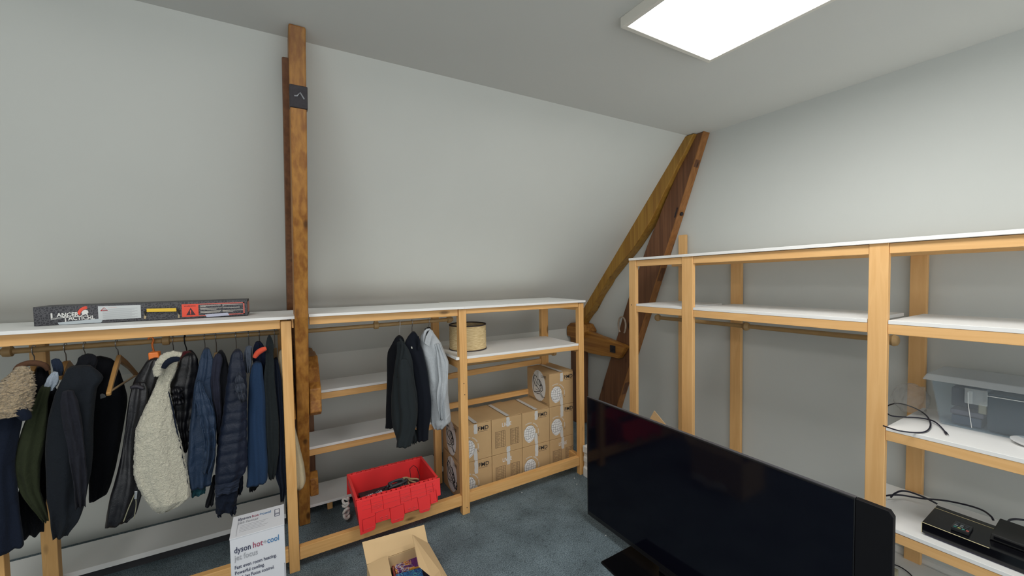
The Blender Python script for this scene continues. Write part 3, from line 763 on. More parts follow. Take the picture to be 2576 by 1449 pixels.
mb = MB(); mb.prism([(DX0+.026,yp,DZ-.21),(DX0+.032,yp,DZ-.21),(DX0+.030,yp,DZ-.235),(DX0+.028,yp,DZ-.235)], (0,-.0004,0)); mb.build('flame_mark', plain('red_print',(.5,.06,.04),.6), db)
mb = MB(); mb.prism([(DX0+.050,yp,DZ-.215),(DX0+.060,yp,DZ-.207),(DX0+.070,yp,DZ-.210),(DX0+.070,yp,DZ-.216),(DX0+.061,yp,DZ-.232)], (0,-.0004,0)); mb.build('flame_mark', plain('red_print',(.5,.06,.04),.6), db)
mb = MB(); mb.tube([(DX1-.006,yp,DZ-.17),(DX1-.004,yp,DZ-.17),(DX1-.004,yp,DZ-.26)], .0008, 4); mb.build('edge_line', NAV, db)

# ================================================================ OPEN CARTON WITH GAME CASES
oc = thing('open_carton', 'open cardboard carton on the carpet with printed cases inside, flaps up', 'cardboard box', (.5, 1.85, 0))
z_ = .275
X0, X1, Y0, Y1 = .335, .645, 1.62, 2.035
mb = MB(); q = .005
for a in ((X0,X0+q,Y0,Y1),(X1-q,X1,Y0,Y1),(X0+q,X1-q,Y0,Y0+q),(X0+q,X1-q,Y1-q,Y1)): mb.box(*a, .004, z_)
mb.box(X0, X1, Y0, Y1, 0, .004)
mb.build('carton', CARDI, oc)
def flap(pts, nm='flap', th=.004):
    pts = [Vector(p) for p in pts]; n = (pts[1]-pts[0]).cross(pts[2]-pts[0]).normalized()
    mb = MB(); mb.prism(pts, n*th); return mb.build(nm, CARDI, oc)
tl_, tr_ = on(911,1364,2,.335), on(1067,1320,2,.335)
flap([(X0,Y1+.001,z_+.001), tl_, tr_, (X1,Y1+.001,z_+.001)])
flap([(X0,Y0,z_+.001), (X0,Y1-.002,z_+.001), on(975,1398,2,z_+.018), on(990,1470,2,z_+.018), (X0+.14,Y0+.02,z_+.018)])
fr_ = [(X1-.002,Y1-.01,z_+.001), on(1036,1346,2,.365), on(1053,1425,2,.345), on(1082,1449,2,.33), (X1-.05,Y0+.02,.33), (X1-.002,Y0,z_+.001)]
flap(fr_)
def case(pts, spine, mats, label):
    t = thing('game_case', label, 'box', tuple(pts[0]), 'printed cases in the open carton')
    pts = [Vector(p) for p in pts]; n = Vector((0,0,1))
    mb = MB(); mb.prism(pts, (0,0,-.02)); mb.build('case_body', mats[0], t, bevel=.001)
    return t, pts
def swirl_mat(name, cols, scale, seed):
    mt, nt, b = nodes(name); tc = N(nt,'ShaderNodeTexCoord'); mp = N(nt,'ShaderNodeMapping'); mp.inputs['Location'].default_value = (seed,seed*2,0)
    nz = N(nt,'ShaderNodeTexNoise'); nz.inputs['Scale'].default_value = scale; nz.inputs['Detail'].default_value = 3; nz.inputs['Distortion'].default_value = 1.5
    nt.links.new(tc.outputs['Object'], mp.inputs['Vector']); nt.links.new(mp.outputs['Vector'], nz.inputs['Vector'])
    cr = N(nt,'ShaderNodeValToRGB'); cr.color_ramp.interpolation = 'CONSTANT'
    while len(cr.color_ramp.elements) < len(cols): cr.color_ramp.elements.new(.5)
    for k, c in enumerate(cols): cr.color_ramp.elements[k].position = .32+.36*k/len(cols) if k else 0; cr.color_ramp.elements[k].color = (*c,1)
    nt.links.new(nz.outputs['Fac'], cr.inputs['Fac']); nt.links.new(cr.outputs['Color'], b.inputs['Base Color']); b.inputs['Roughness'].default_value = .3
    return mt
gz = .225
c1 = [on(988,1404,2,gz), on(1047,1384,2,gz), on(1056,1423,2,gz), on(996,1441,2,gz)]
t, p = case([c1[3],c1[2],c1[1],c1[0]], 0, [swirl_mat('orange_purple_cover', [(.75,.33,.05),(.80,.45,.10),(.35,.06,.05),(.55,.56,.66),(.12,.02,.16),(.10,.02,.14)], 26, 3)], 'orange and purple printed case at the top inside the open carton')
mb = MB(); L = [Vector(v) for v in c1]
mb.prism([L[0].lerp(L[1],.58)+Vector((0,0,.0004)), L[1]+Vector((0,0,.0004)), L[2]+Vector((0,0,.0004)), L[3].lerp(L[2],.80)+Vector((0,0,.0004)), L[0].lerp(L[2],.62)+Vector((0,0,.0004))], (0,0,.0004))
mb.build('cover_panel', swirl_mat('purple_cover', [(.11,.015,.16),(.14,.03,.2),(.09,.015,.14),(.5,.25,.2)], 20, 8), t)
c2 = [on(992,1446,2,gz-.004), on(1060,1427,2,gz-.004), on(1078,1500,2,gz-.004), on(1010,1520,2,gz-.004)]
case([c2[3],c2[2],c2[1],c2[0]], 0, [swirl_mat('blue_cover', [(.02,.10,.32),(.04,.22,.5),(.02,.05,.25),(.10,.40,.5),(.02,.08,.30)], 22, 5)], 'blue printed case below the orange one in the open carton')
c3 = [on(982,1407,2,gz), on(986.5,1406,2,gz), on(1003,1480,2,gz), on(997,1482,2,gz)]
t, p = case([c3[3],c3[2],c3[1],c3[0]], 0, [swirl_mat('red_spine', [(.25,.02,.03),(.35,.05,.04),(.15,.01,.03),(.4,.15,.1)], 30, 2)], 'narrow red spine of a case at the left edge inside the carton')
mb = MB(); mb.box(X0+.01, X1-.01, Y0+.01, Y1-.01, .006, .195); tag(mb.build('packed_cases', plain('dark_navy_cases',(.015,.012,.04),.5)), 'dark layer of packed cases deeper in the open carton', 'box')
for k, (px, py) in enumerate(((1313,1240),(1445,1204),(1451,1219),(1524,1348),(1511,1314))):
    c = on(px, py, 2, .0); mb = MB(); bmesh.ops.create_icosphere(mb.bm, subdivisions=1, radius=.0035)
    for v in mb.bm.verts: v.co = Vector((c.x+v.co.x*1.4, c.y+v.co.y, .0035+v.co.z))
    tag(mb.build('paper_crumb', PAPER), 'tiny white crumb on the slate carpet, '+('leftmost, below the moving box stack', 'nearer of two to the corner post', 'farther of two from the corner post', 'nearest to the television stand plate', 'at the television shadow edge, behind the nearest one')[k], 'crumb', 'white crumbs scattered on the carpet')
# crumpled white bag right of the carton
q = on(1100,1440,2,.05)
mb = MB(); pts = []
for k in range(9): pts.append((.70+.012*math.sin(k*1.7), 2.0-.035*k, .05+.012*math.sin(k*1.1)))
mb.tube(pts, [.012,.022,.026,.022,.028,.024,.03,.026,.02], 9)
tag(mb.build('crumpled_tissue', plain('white_tissue',(.62,.61,.56),.8,nscale=30,namt=.15,bump=.8), smooth=True), 'crumpled white paper lying right of the open carton', 'paper')

# ================================================================ AIRSOFT BOX ON TOP OF THE LEFT BAY
lx0, lx1, ly0, lz0, lh = -.985, -.152, 2.735, 1.4835, .089
lb = thing('long_box', 'long narrow black printed carton with yellow handle on the left top board', 'box', ((lx0+lx1)/2, ly0+.09, lz0))
mt, nt, b = nodes('honeycomb_black'); tc = N(nt,'ShaderNodeTexCoord'); vo = N(nt,'ShaderNodeTexVoronoi'); vo.feature='DISTANCE_TO_EDGE'; vo.inputs['Scale'].default_value = 95
nt.links.new(tc.outputs['Object'], vo.inputs['Vector']); cr = N(nt,'ShaderNodeValToRGB'); e = cr.color_ramp.elements
e[0].position=.06; e[0].color=(.075,.075,.085,1); e[1].position=.16; e[1].color=(.022,.022,.03,1); nt.links.new(vo.outputs['Distance'], cr.inputs['Fac']); nt.links.new(cr.outputs['Color'], b.inputs['Base Color']); b.inputs['Roughness'].default_value=.5
rise = 0
mb = MB(); ly1 = ly0+.17
mb.hexa([(lx0,ly0,lz0),(lx1,ly0,lz0-.004),(lx1,ly1,lz0-.004),(lx0,ly1,lz0),(lx0,ly0,lz0+lh),(lx1,ly0,lz0+lh-.004),(lx1,ly1,lz0+lh-.004),(lx0,ly1,lz0+lh)])
mb.build('carton', mt, lb, bevel=.0015)
LWt = plain('white_logo', (.74,.74,.72), .5); RDt = plain('orange_red_print', (.80,.075,.035), .5)
LL = lx1-lx0
def lp3(u, v, n=0):
    u = u*1.055+.004 if u < .695 else .737+(u-.695)*.95
    return Vector((lx0+LL*u, ly0-n, lz0+lh*v-.004*u))
def lbt(s, u, v, size, width, mat=LWt, bold=.02): return lettering(s, lp3(u,v), FX, UZ, size, mat, lb, name='print', width=width, bold=bold)
lbt('L', .060, .33, .040, .018, bold=.03); lbt('ANCER', .082, .44, .026, .076, bold=.03)
lbt('T', .105, .17, .036, .018, bold=.03); lbt('ACTICAL', .125, .23, .026, .093, bold=.03)
mb = MB(); mb.prism([lp3(.062,.36,.0006),lp3(.20,.385,.0006),lp3(.20,.41,.0006),lp3(.062,.385,.0006)],(0,-.0006,0)); mb.prism([lp3(.20,.345,.0006),lp3(.222,.40,.0006),lp3(.20,.45,.0006)],(0,-.0006,0)); mb.build('spear_logo', LWt, lb)
mb = MB(); c_ = (.176,.60)
mb.prism([lp3(p[0]+.012,p[1],.0006) for p in ((.152,.55),(.152,.68),(.160,.82),(.172,.92),(.186,.96),(.192,.90),(.184,.86),(.192,.84),(.186,.80),(.178,.78),(.170,.72),(.164,.62),(.160,.48))],(0,-.0006,0)); mb.build('crest_logo', RDt, lb)
mb = MB(); mb.prism([lp3(p[0]+.012,p[1],.0012) for p in ((.166,.60),(.172,.72),(.182,.76),(.192,.72),(.195,.62),(.190,.55),(.192,.42),(.184,.52),(.176,.50),(.162,.42),(.170,.54))],(0,-.0006,0)); mb.build('helmet_logo', LWt, lb)
LBL = plain('white_label', (.58,.61,.62), .5)
mb = MB(); mb.prism([lp3(*p,.0006) for p in ((.245,.16),(.425,.17),(.425,.92),(.245,.93))],(0,-.0005,0)); lab = mb.build('warning_label', LBL, lb)
mb = MB()
for k in range(11):
    v = .74-.052*k; mb.prism([lp3(.263,v,.0012),lp3(.41-.012*(k%3),v,.0012),lp3(.41-.012*(k%3),v+.014,.0012),lp3(.263,v+.014,.0012)],(0,-.0003,0))
mb.build('small_print', GRYP, lab)
mb = MB(); mb.tube([lp3(.256,.67,.0014),lp3(.284,.67,.0014),lp3(.270,.84,.0014),lp3(.256,.67,.0014)], .0016, 4); mb.build('warning_triangle', plain('dark_red_print',(.45,.04,.05),.5), lab)
lbt('!', .268, .69, .010, .002, plain('dark_red_print2',(.45,.04,.05),.5)); lbt('ATTENTION', .288, .80, .008, .030, plain('rose_print',(.62,.35,.33),.5), bold=0)
mb = MB(); mb.prism([lp3(*p,.0006) for p in ((.612,.10),(.692,.10),(.692,.86),(.612,.86))],(0,-.0005,0)); lab = mb.build('orange_label', RDt, lb)
mb = MB(); mb.prism([lp3(*p,.0012) for p in ((.632,.20),(.677,.20),(.6545,.64))],(0,-.0004,0)); mb.build('warning_triangle', plain('dark_print',(.05,.01,.02),.5), lab)
lbt('!', .6505, .25, .030, .005, RDt, bold=.03).location.y -= .0012
lbt('WARNING', .622, .70, .010, .050, plain('dark_print3',(.06,.01,.02),.5), bold=.01).location.y -= .0006
mb = MB()
for a in (((.692,.86),(.955,.86),(.955,.80),(.692,.80)),((.692,.16),(.955,.16),(.955,.10),(.692,.10)),((.947,.10),(.955,.10),(.955,.86),(.947,.86))):
    mb.prism([lp3(*p,.0006) for p in a],(0,-.0004,0))
mb.build('orange_border', plain('coral_print',(.62,.13,.10),.5), lb)
mb = MB()
for k, (v, w1, w2) in enumerate(((.72,.115,.115),(.65,.03,.01),(.54,.12,.10),(.47,.09,0),(.36,.115,.12),(.29,.11,.06))):
    mb.prism([lp3(.702,v,.0006),lp3(.702+w1,v,.0006),lp3(.702+w1,v+.035,.0006),lp3(.702,v+.035,.0006)],(0,-.0004,0))
    if w2: mb.prism([lp3(.826,v,.0006),lp3(.826+w2,v,.0006),lp3(.826+w2,v+.035,.0006),lp3(.826,v+.035,.0006)],(0,-.0004,0))
mb.build('small_print', plain('pale_print',(.50,.47,.43),.6), lb)
SIL = plain('clear_tape', (.50,.56,.60), .2)
mb = MB(); mb.prism([lp3(*p,.0018) for p in ((.090,.01),(.085,.14),(.245,.24),(.262,.13),(.255,.02))],(0,-.0004,0)); mb.build('tape', SIL, lb)
mb = MB(); mb.prism([lp3(*p,.0018) for p in ((.735,.02),(.728,.19),(.855,.24),(.865,.06))],(0,-.0004,0)); mb.build('tape', plain('lilac_tape',(.50,.52,.66),.3), lb)
mb = MB(); mb.prism([(lx1+.0004,ly0+.012,lz0+.012),(lx1+.0004,ly1-.01,lz0+.012),(lx1+.0004,ly1-.01,lz0+lh-.016),(lx1+.0004,ly0+.012,lz0+lh-.016)],(.0006,0,0)); mb.build('end_label', plain('salmon_print',(.62,.24,.18),.5), lb)
mb = MB(); hp = [lp3(.445,.30,.004),lp3(.447,.55,.014),lp3(.455,.62,.018),lp3(.59,.60,.018),lp3(.598,.52,.014),lp3(.600,.28,.004)]
mb.tube(hp, .0035, 8); hd = mb.build('handle', plain('black_strap',(.02,.02,.02),.6), lb)
mb = MB(); mb.prism([lp3(.455,.50,.022),lp3(.590,.46,.022),lp3(.590,.66,.022),(lp3(.455,.70,.022))],(0,.009,0)); mb.build('yellow_grip', plain('yellow_plastic',(.78,.50,.02),.4), hd, bevel=.002)
mb = MB(); mb.prism([lp3(.437,.10,.001),lp3(.447,.12,.001),lp3(.450,.42,.001),lp3(.439,.40,.001)],(0,-.002,0)); mb.build('handle_tab', plain('tan_tab',(.45,.36,.22),.6), hd)
mb = MB(); mb.prism([lp3(.593,.06,.001),lp3(.600,.06,.001),lp3(.601,.40,.001),lp3(.594,.40,.001)],(0,-.002,0)); mb.build('handle_tab', plain('tan_tab',(.45,.36,.22),.6), hd)

# ================================================================ TELEVISION
tv = thing('television', 'large black flat television standing low in the room, screen dark', 'television', (1.80, 1.3, 0))
Tl = Vector((1.763, 2.059, 0)); Tr = Vector((1.790, .512, 0))
td = (Tr-Tl).normalized(); tn = Vector((-td.y*-1, td.x*-1, 0)); tn = Vector((td.y, -td.x, 0))   # towards the camera side (-x)
if tn.x > 0: tn = -tn
TH = .803; TB = .060
def tp(s, h, d=0): return Tl+td*s+tn*(-d)+Vector((0,0,TB+h))    # d = depth behind the screen
L_ = (Tr-Tl).length
SPK = .105
SCR = plain('dark_glass_screen', (.0035,.004,.009), .09, spec=.22)
SPM = plain('black_speaker_cloth', (.006,.006,.008), .55, spec=.2)
mb = MB(); mb.prism([tp(0,0), tp(L_-SPK,0), tp(L_-SPK,TH), tp(0,TH)], -tn*.022); mb.build('bezel', plain('tv_bezel', (.010,.010,.012), .35), tv, bevel=.002)
mb = MB(); mb.prism([tp(.012,.03,-.0012), tp(L_-SPK-.004,.03,-.0012), tp(L_-SPK-.004,TH-.008,-.0012), tp(.012,TH-.008,-.0012)], tn*.0006); mb.build('screen', SCR, tv)
mb = MB(); mb.prism([tp(L_-SPK+.001,.0), tp(L_,.0), tp(L_,TH-.020), tp(L_-.012,TH-.002), tp(L_-SPK+.001,TH-.002)], -tn*.024); mb.build('speaker_panel', SPM, tv, bevel=.002)
mb = MB(); mb.prism([tp(.03,.03,.022), tp(L_-SPK-.02,.03,.022), tp(L_-SPK-.02,.55,.022), tp(.03,.55,.022)], -tn*.035); mb.build('rear_housing', BLK, tv, bevel=.006)
mb = MB(); mb.prism([tp(0.0,TH-.0005,.003), tp(L_-SPK,TH-.0005,.003), tp(L_-SPK,TH-.0005,.020), tp(0.0,TH-.0005,.020)], (0,0,.0014)); mb.build('top_edge', plain('grey_edge', (.07,.07,.08), .4), tv)
# stand: a broad glossy plate and neck
mb = MB(); sA, sB = on(1518,1413,2,.014), on(1587,1370,2,.014)
mb.hexa([(1.545,.98,.0),(1.96,.98,.0),(1.96,1.735,.0),(1.575,1.725,.0),(1.545,.98,.012),(1.96,.98,.012),(1.96,1.735,.012),(1.575,1.725,.012)]); mb.build('stand_plate', plain('stand_gloss',(.003,.003,.004),.25,spec=.25), tv, bevel=.003)
mb = MB(); mb.box(1.80, 1.86, 1.2, 1.5, .012, .10); mb.build('stand_neck', BLK, tv, bevel=.003)

# things behind the television
fb = thing('packing_foam', 'white ribbed foam packing block standing between corner post and television', 'foam block', (2.26, 2.45, 0))
mb = MB(); yb_, zz = 2.52, [(0,.075),(.075,.18),(.18,.255)]
P_ = [(2.150,.0),(2.150,.07),(2.160,.085),(2.160,.115),(2.154,.125),(2.154,.16),(2.160,.17),(2.160,.19),(2.148,.205),(2.148,.258),(2.30,.258),(2.30,0)]
mb.prism([(x,2.562,z) for x,z in P_], (0,-.11,0)); mb.build('foam_body', plain('white_foam',(.72,.72,.70),.8), fb, bevel=.004)
cb = thing('open_carton', 'cardboard box peeking above the television edge near the gable post', 'cardboard box', (2.25, 1.85, 0))
mb = MB(); mb.box(2.02, 2.32, 1.70, 2.02, 0, .52); mb.build('carton', CARDI, cb, bevel=.003)
fa, fb_, fc = on(1608,1049,0,2.28), on(1636,1036,0,2.32), on(1662,1066,0,2.28)
mb = MB(); mb.prism([(2.315,2.018,.52),(2.330,2.018,fa.z+.00),(2.335,1.985,fb_.z+.012),(2.315,1.84,.60),(2.315,1.72,.52)], (.004,0,0)); mb.build('flap', CARDI, cb)
mb = MB(); mb.prism([(2.02,2.016,.52),(2.318,2.016,.52),(2.330,2.03,.612),(2.05,2.03,.60)], (0,.004,0)); mb.build('flap', CARDI, cb)

# ================================================================ GABLE SHELF CONTENTS
S3_ = lambda y: .951-(y+.6)*.0149
S4 = lambda y: .482-(y+.6)*.0158
# clear storage bin
CLR, nt, b = nodes('clear_plastic')
b.inputs['Base Color'].default_value = (.75,.80,.84,1); b.inputs['Roughness'].default_value = .15
tr_n = N(nt,'ShaderNodeBsdfTransparent'); tr_n.inputs[0].default_value = (.86,.90,.93,1); mx = N(nt,'ShaderNodeMixShader'); mx.inputs[0].default_value = .10
nt.links.new(tr_n.outputs[0], mx.inputs[1]); nt.links.new(b.outputs[0], mx.inputs[2]); nt.links.new(mx.outputs[0], nt.nodes['Material Output'].inputs[0])
CLR2, nt, b = nodes('clear_plastic_lid')
b.inputs['Base Color'].default_value = (.62,.66,.68,1); b.inputs['Roughness'].default_value = .3
tr_n = N(nt,'ShaderNodeBsdfTransparent'); mx = N(nt,'ShaderNodeMixShader'); mx.inputs[0].default_value = .5
nt.links.new(tr_n.outputs[0], mx.inputs[1]); nt.links.new(b.outputs[0], mx.inputs[2]); nt.links.new(mx.outputs[0], nt.nodes['Material Output'].inputs[0])
CLR3, nt, b = nodes('clear_plastic_latch')
b.inputs['Base Color'].default_value = (.62,.68,.70,1); b.inputs['Roughness'].default_value = .2
tr_n = N(nt,'ShaderNodeBsdfTransparent'); mx = N(nt,'ShaderNodeMixShader'); mx.inputs[0].default_value = .22
nt.links.new(tr_n.outputs[0], mx.inputs[1]); nt.links.new(b.outputs[0], mx.inputs[2]); nt.links.new(mx.outputs[0], nt.nodes['Material Output'].inputs[0])
bn = thing('storage_bin', 'clear plastic storage bin with lid on the middle right shelf', 'plastic bin', (2.82, .35, .94))
zb0 = .956; zb1 = 1.160
mb = MB(); bm = mb.bm
ob_ = [(2.700,.615,zb0),(2.700,.02,zb0+.002),(2.925,.02,zb0+.002),(2.925,.615,zb0)]
ot_ = [(2.672,.640,zb1),(2.672,-.01,zb1+.004),(2.935,-.01,zb1+.004),(2.935,.640,zb1)]
ib_ = [(x+(.003 if x<2.8 else -.003), y+(-.003 if y>.3 else .003), z+.004) for x,y,z in ob_]; it_ = [(x+(.003 if x<2.8 else -.003), y+(-.003 if y>.3 else .003), z) for x,y,z in ot_]
V = [[bm.verts.new(p) for p in q] for q in (ob_, ot_, it_, ib_)]
for a in range(3):
    for k in range(4): bm.faces.new([V[a][k], V[a][(k+1)%4], V[a+1][(k+1)%4], V[a+1][k]])
bm.faces.new(V[0][::-1]); bm.faces.new(V[3])
mb.build('tub', CLR, bn, bevel=.001)
mb = MB(); mb.hexa([(2.655,.668,zb1+.001),(2.655,-.03,zb1+.005),(2.945,-.03,zb1+.005),(2.945,.668,zb1+.001),(2.668,.655,zb1+.030),(2.668,-.02,zb1+.034),(2.940,-.02,zb1+.034),(2.940,.655,zb1+.030)])
mb.build('lid', CLR2, bn, bevel=.004)
mb = MB(); mb.box(2.662, 2.671, .462, .530, zb1-.078, zb1-.01); mb.box(2.655, 2.668, .505, .520, zb1-.078, zb1-.02); mb.build('latch', CLR3, bn, bevel=.002)
mb = MB(); mb.tube([(2.668,.520,zb1-.03),(2.676,.520,zb1-.09),(2.697,.512,zb0+.01)], .0014, 6); mb.tube([(2.664,.462,zb1-.030),(2.664,.02,zb1-.026)], .0014, 6)
mb.build('moulded_edge', plain('pale_moulded_edge',(.75,.76,.75),.3), bn)
def inside(name, label, cat, a, mat, bev=.003):
    mb = MB(); mb.box(*a); return tag(mb.build(name, mat, bevel=bev), label, cat)
inside('black_case', 'dark blue black case filling the right of the clear bin', 'case', (2.722,2.9,0.05,0.472,0.963,1.131), plain('dark_teal_case',(.018,.035,.05),.4))
inside('packet', 'blue grey packet lying at the bottom left inside the clear bin', 'packet', (2.735,2.88,0.49,0.585,0.961,1.001), plain('slate_packet',(.06,.08,.12),.5))
inside('packet', 'violet grey flat packet stacked on the slate packet in the clear bin', 'packet', (2.74,2.89,0.485,0.59,1.004,1.026), plain('violet_packet',(.16,.14,.17),.5))
inside('small_gadget', 'beige and white gadget standing behind the bin latch', 'gadget', (2.73,2.8,0.475,0.5,1.029,1.071), plain('beige_gadget',(.45,.38,.25),.5))
inside('dark_sleeve', 'dark sleeve leaning at the left inside the clear bin', 'sleeve', (2.8,2.88,0.5,0.6,1.028,1.116), plain('dark_sleeve',(.05,.055,.075),.6))
# crumpled clear bag behind the cable
BAG, nt, b = nodes('crumpled_clear_film')
b.inputs['Base Color'].default_value = (.74,.74,.72,1); b.inputs['Roughness'].default_value = .18
tr_n = N(nt,'ShaderNodeBsdfTransparent'); mx = N(nt,'ShaderNodeMixShader'); mx.inputs[0].default_value = .22
nz = N(nt,'ShaderNodeTexNoise'); nz.inputs['Scale'].default_value = 22; nz.inputs['Detail'].default_value = 6; nz.inputs['Distortion'].default_value = 2
tc = N(nt,'ShaderNodeTexCoord'); nt.links.new(tc.outputs['Object'], nz.inputs['Vector'])
bp = N(nt,'ShaderNodeBump'); bp.inputs['Strength'].default_value = 1; bp.inputs['Distance'].default_value=.03; nt.links.new(nz.outputs['Fac'], bp.inputs['Height']); nt.links.new(bp.outputs['Normal'], b.inputs['Normal'])
nt.links.new(tr_n.outputs[0], mx.inputs[1]); nt.links.new(b.outputs[0], mx.inputs[2]); nt.links.new(mx.outputs[0], nt.nodes['Material Output'].inputs[0])
mb = MB(); bm = mb.bm; bmesh.ops.create_icosphere(bm, subdivisions=5, radius=1)
for v in bm.verts:
    n_ = noise.noise(v.co*2.2)*.35+noise.noise(v.co*5)*.18+abs(noise.noise(v.co*9))*.08
    q = v.co*(1+n_*.5)
    v.co = Vector((2.80+q.x*.075, .745+q.y*.070, max(.954, 1.022+q.z*.075)))
tag(mb.build('clear_bag', BAG, smooth=True), 'crumpled transparent plastic bag beside the clear bin', 'plastic bag')
# black cable loop on the shelf
def cab(name, label, pix, z, r, mat, lift=None, plug=False):
    pts = []
    for k, (px, py) in enumerate(pix):
        zz = z+(lift[k] if lift else 0); pts.append(on(px, py, 2, zz))
    # Catmull-Rom
    out = []
    for k in range(len(pts)-1):
        p0, p1, p2, p3 = pts[max(k-1,0)], pts[k], pts[k+1], pts[min(k+2,len(pts)-1)]
        for j in range(8):
            t = j/8; out.append(.5*((2*p1)+(p2-p0)*t+(2*p0-5*p1+4*p2-p3)*t*t+(3*p1-p0-3*p2+p3)*t*t*t))
    out.append(pts[-1])
    mb = MB(); mb.tube(out, r, 8)
    if not label: return out, mb
    t = thing(name, label, 'cable', tuple(pts[0]))
    mb.build('cord', mat, t, smooth=True)
    if plug:
        d = (out[-1]-out[-4]).normalized(); e_ = out[-1]
        mb = MB(); mb.tube([e_-d*.012, e_+d*.018], r*1.7, 8); mb.build('plug', mat, t, smooth='auto')
        mb = MB(); mb.tube([e_+d*.0185, e_+d*.028], r*1.3, 8); mb.build('connector', HOOKM, t, smooth='auto')
    return t
NVC = plain('navy_black_cable', (.008,.008,.022), .35)
zc = .9560
cab('usb_cable', 'black cable looped on the shelf in front of the clear bag',
    [(2222,1071),(2260,1083),(2300,1088),(2330,1085),(2341,1068),(2330,1045),(2300,1026),(2262,1015),(2235,1020),(2228,1033),(2240,1045),(2270,1049),(2310,1051),(2345,1058),(2365,1072),(2380,1090)], zc, .0032, NVC,
    lift=[0,0,0,0,.004,.01,.015,.02,.02,.015,.008,.003,.002,.008,.004,.0], plug=True)
# white round dish, partly in frame
wd = thing('white_dish', 'white oval plastic dish at the right edge of the shelf', 'dish', (2.66,.305,.94))
mb = MB(); mb.lathe((2.665,.325,.9575), [(.05,0),(.068,.010),(.072,.016),(.066,.017),(.045,.008),(.02,.006)], 32)
mb.build('dish_body', WHP, wd, smooth='auto')
mb = MB(); mb.lathe((2.665,.325,.9645), [(.016,0),(.016,.004),(.010,.004),(.010,0)], 20, closed=True); mb.build('dish_ring', plain('grey_ring',(.35,.36,.38),.4), wd, smooth='auto')

# glossy recorder box on the lower shelf
rb = thing('recorder_box', 'glossy black media box with pale edge lines on the lower right shelf', 'media box', (2.66,.5,.465))
zr0, zr1 = .4825, .538
fl_, br_ = on(2319,1313,2,zr1), on(2362,1265,2,zr1)
A = Vector((fl_.x, fl_.y, 0)); W = (Vector((br_.x, br_.y, 0))-A); W = W.normalized()*min(W.length,.24)
e1 = on(2489,1379,2,zr1); D1 = (Vector((e1.x,e1.y,0))-A); L1 = D1.length; D1.normalize()
def rp(s, t, z): q = A+D1*s+W*t; return (q.x, q.y, z)
RL = .42
mb = MB(); mb.hexa([rp(0,0,zr0+.008),rp(RL,0,zr0+.008),rp(RL,1,zr0+.008),rp(0,1,zr0+.008),rp(0,0,zr1),rp(RL,0,zr1),rp(RL,1,zr1),rp(0,1,zr1)]); mb.build('case', BLKG, rb, bevel=.0015)
mb = MB(); mb.hexa([rp(.01,.03,zr0),rp(RL-.01,.03,zr0),rp(RL-.01,.95,zr0),rp(.01,.95,zr0),rp(.01,.03,zr0+.0075),rp(RL-.01,.03,zr0+.0075),rp(RL-.01,.95,zr0+.0075),rp(.01,.95,zr0+.0075)]); mb.build('foot', plain('dark_violet_foot',(.04,.035,.07),.4), rb)
mb = MB(); mb.tube([rp(0,0,zr1), rp(L1,0,zr1)], .0013, 5); mb.build('edge_line', GOLD, rb)
mb = MB(); mb.tube([rp(0,.84,zr1+.0005), rp(L1,.84,zr1+.0005)], .0013, 5); mb.build('edge_line', GOLD, rb)
mb = MB(); mb.tube([rp(0,0,zr1), rp(0,0,zr0+.008)], .0010, 5); mb.build('edge_line', GOLD, rb)
# small remote on top
q = on(2417,1328,2,zr1+.012)
rm = thing('remote_control', 'small remote with coloured buttons lying on the glossy black box', 'remote control', (q.x,q.y,zr1))
def rq(u, v, z):   # u along box, v back
    p = Vector((q.x,q.y,0))+D1*u+W.normalized()*v; return (p.x,p.y,z)
zr = zr1+.001
mb = MB(); mb.hexa([rq(-.026,-.028,zr),rq(.028,-.028,zr),rq(.028,.06,zr),rq(-.026,.06,zr),rq(-.026,-.028,zr+.014),rq(.028,-.028,zr+.014),rq(.028,.06,zr+.010),rq(-.026,.06,zr+.010)]); mb.build('remote_body', plain('grey_black_plastic',(.02,.022,.024),.35), rm, bevel=.002)
for k, c_ in enumerate(((.03,.25,.20),(.45,.5,.15),(.08,.35,.30),(.55,.12,.10))):
    mb = MB(); u = -.019+k*.0125; mb.hexa([rq(u,-.020,zr+.0145),rq(u+.008,-.020,zr+.0145),rq(u+.008,-.011,zr+.014),rq(u,-.011,zr+.014),rq(u,-.020,zr+.016),rq(u+.008,-.020,zr+.016),rq(u+.008,-.011,zr+.0155),rq(u,-.011,zr+.0155)]); mb.build('button', plain('button_colour', c_, .4), rm)
for k in range(9):
    mb = MB(); u = -.019+(k%3)*.015; v = -.002+(k//3)*.016; mb.hexa([rq(u,v,zr+.0143),rq(u+.010,v,zr+.0143),rq(u+.010,v+.009,zr+.0133),rq(u,v+.009,zr+.0133),rq(u,v,zr+.0158),rq(u+.010,v,zr+.0158),rq(u+.010,v+.009,zr+.015),rq(u,v+.009,zr+.015)]); mb.build('button', plain('grey_button',(.22,.25,.27) if k in (0,1,4) else (.05,.06,.07),.4), rm)
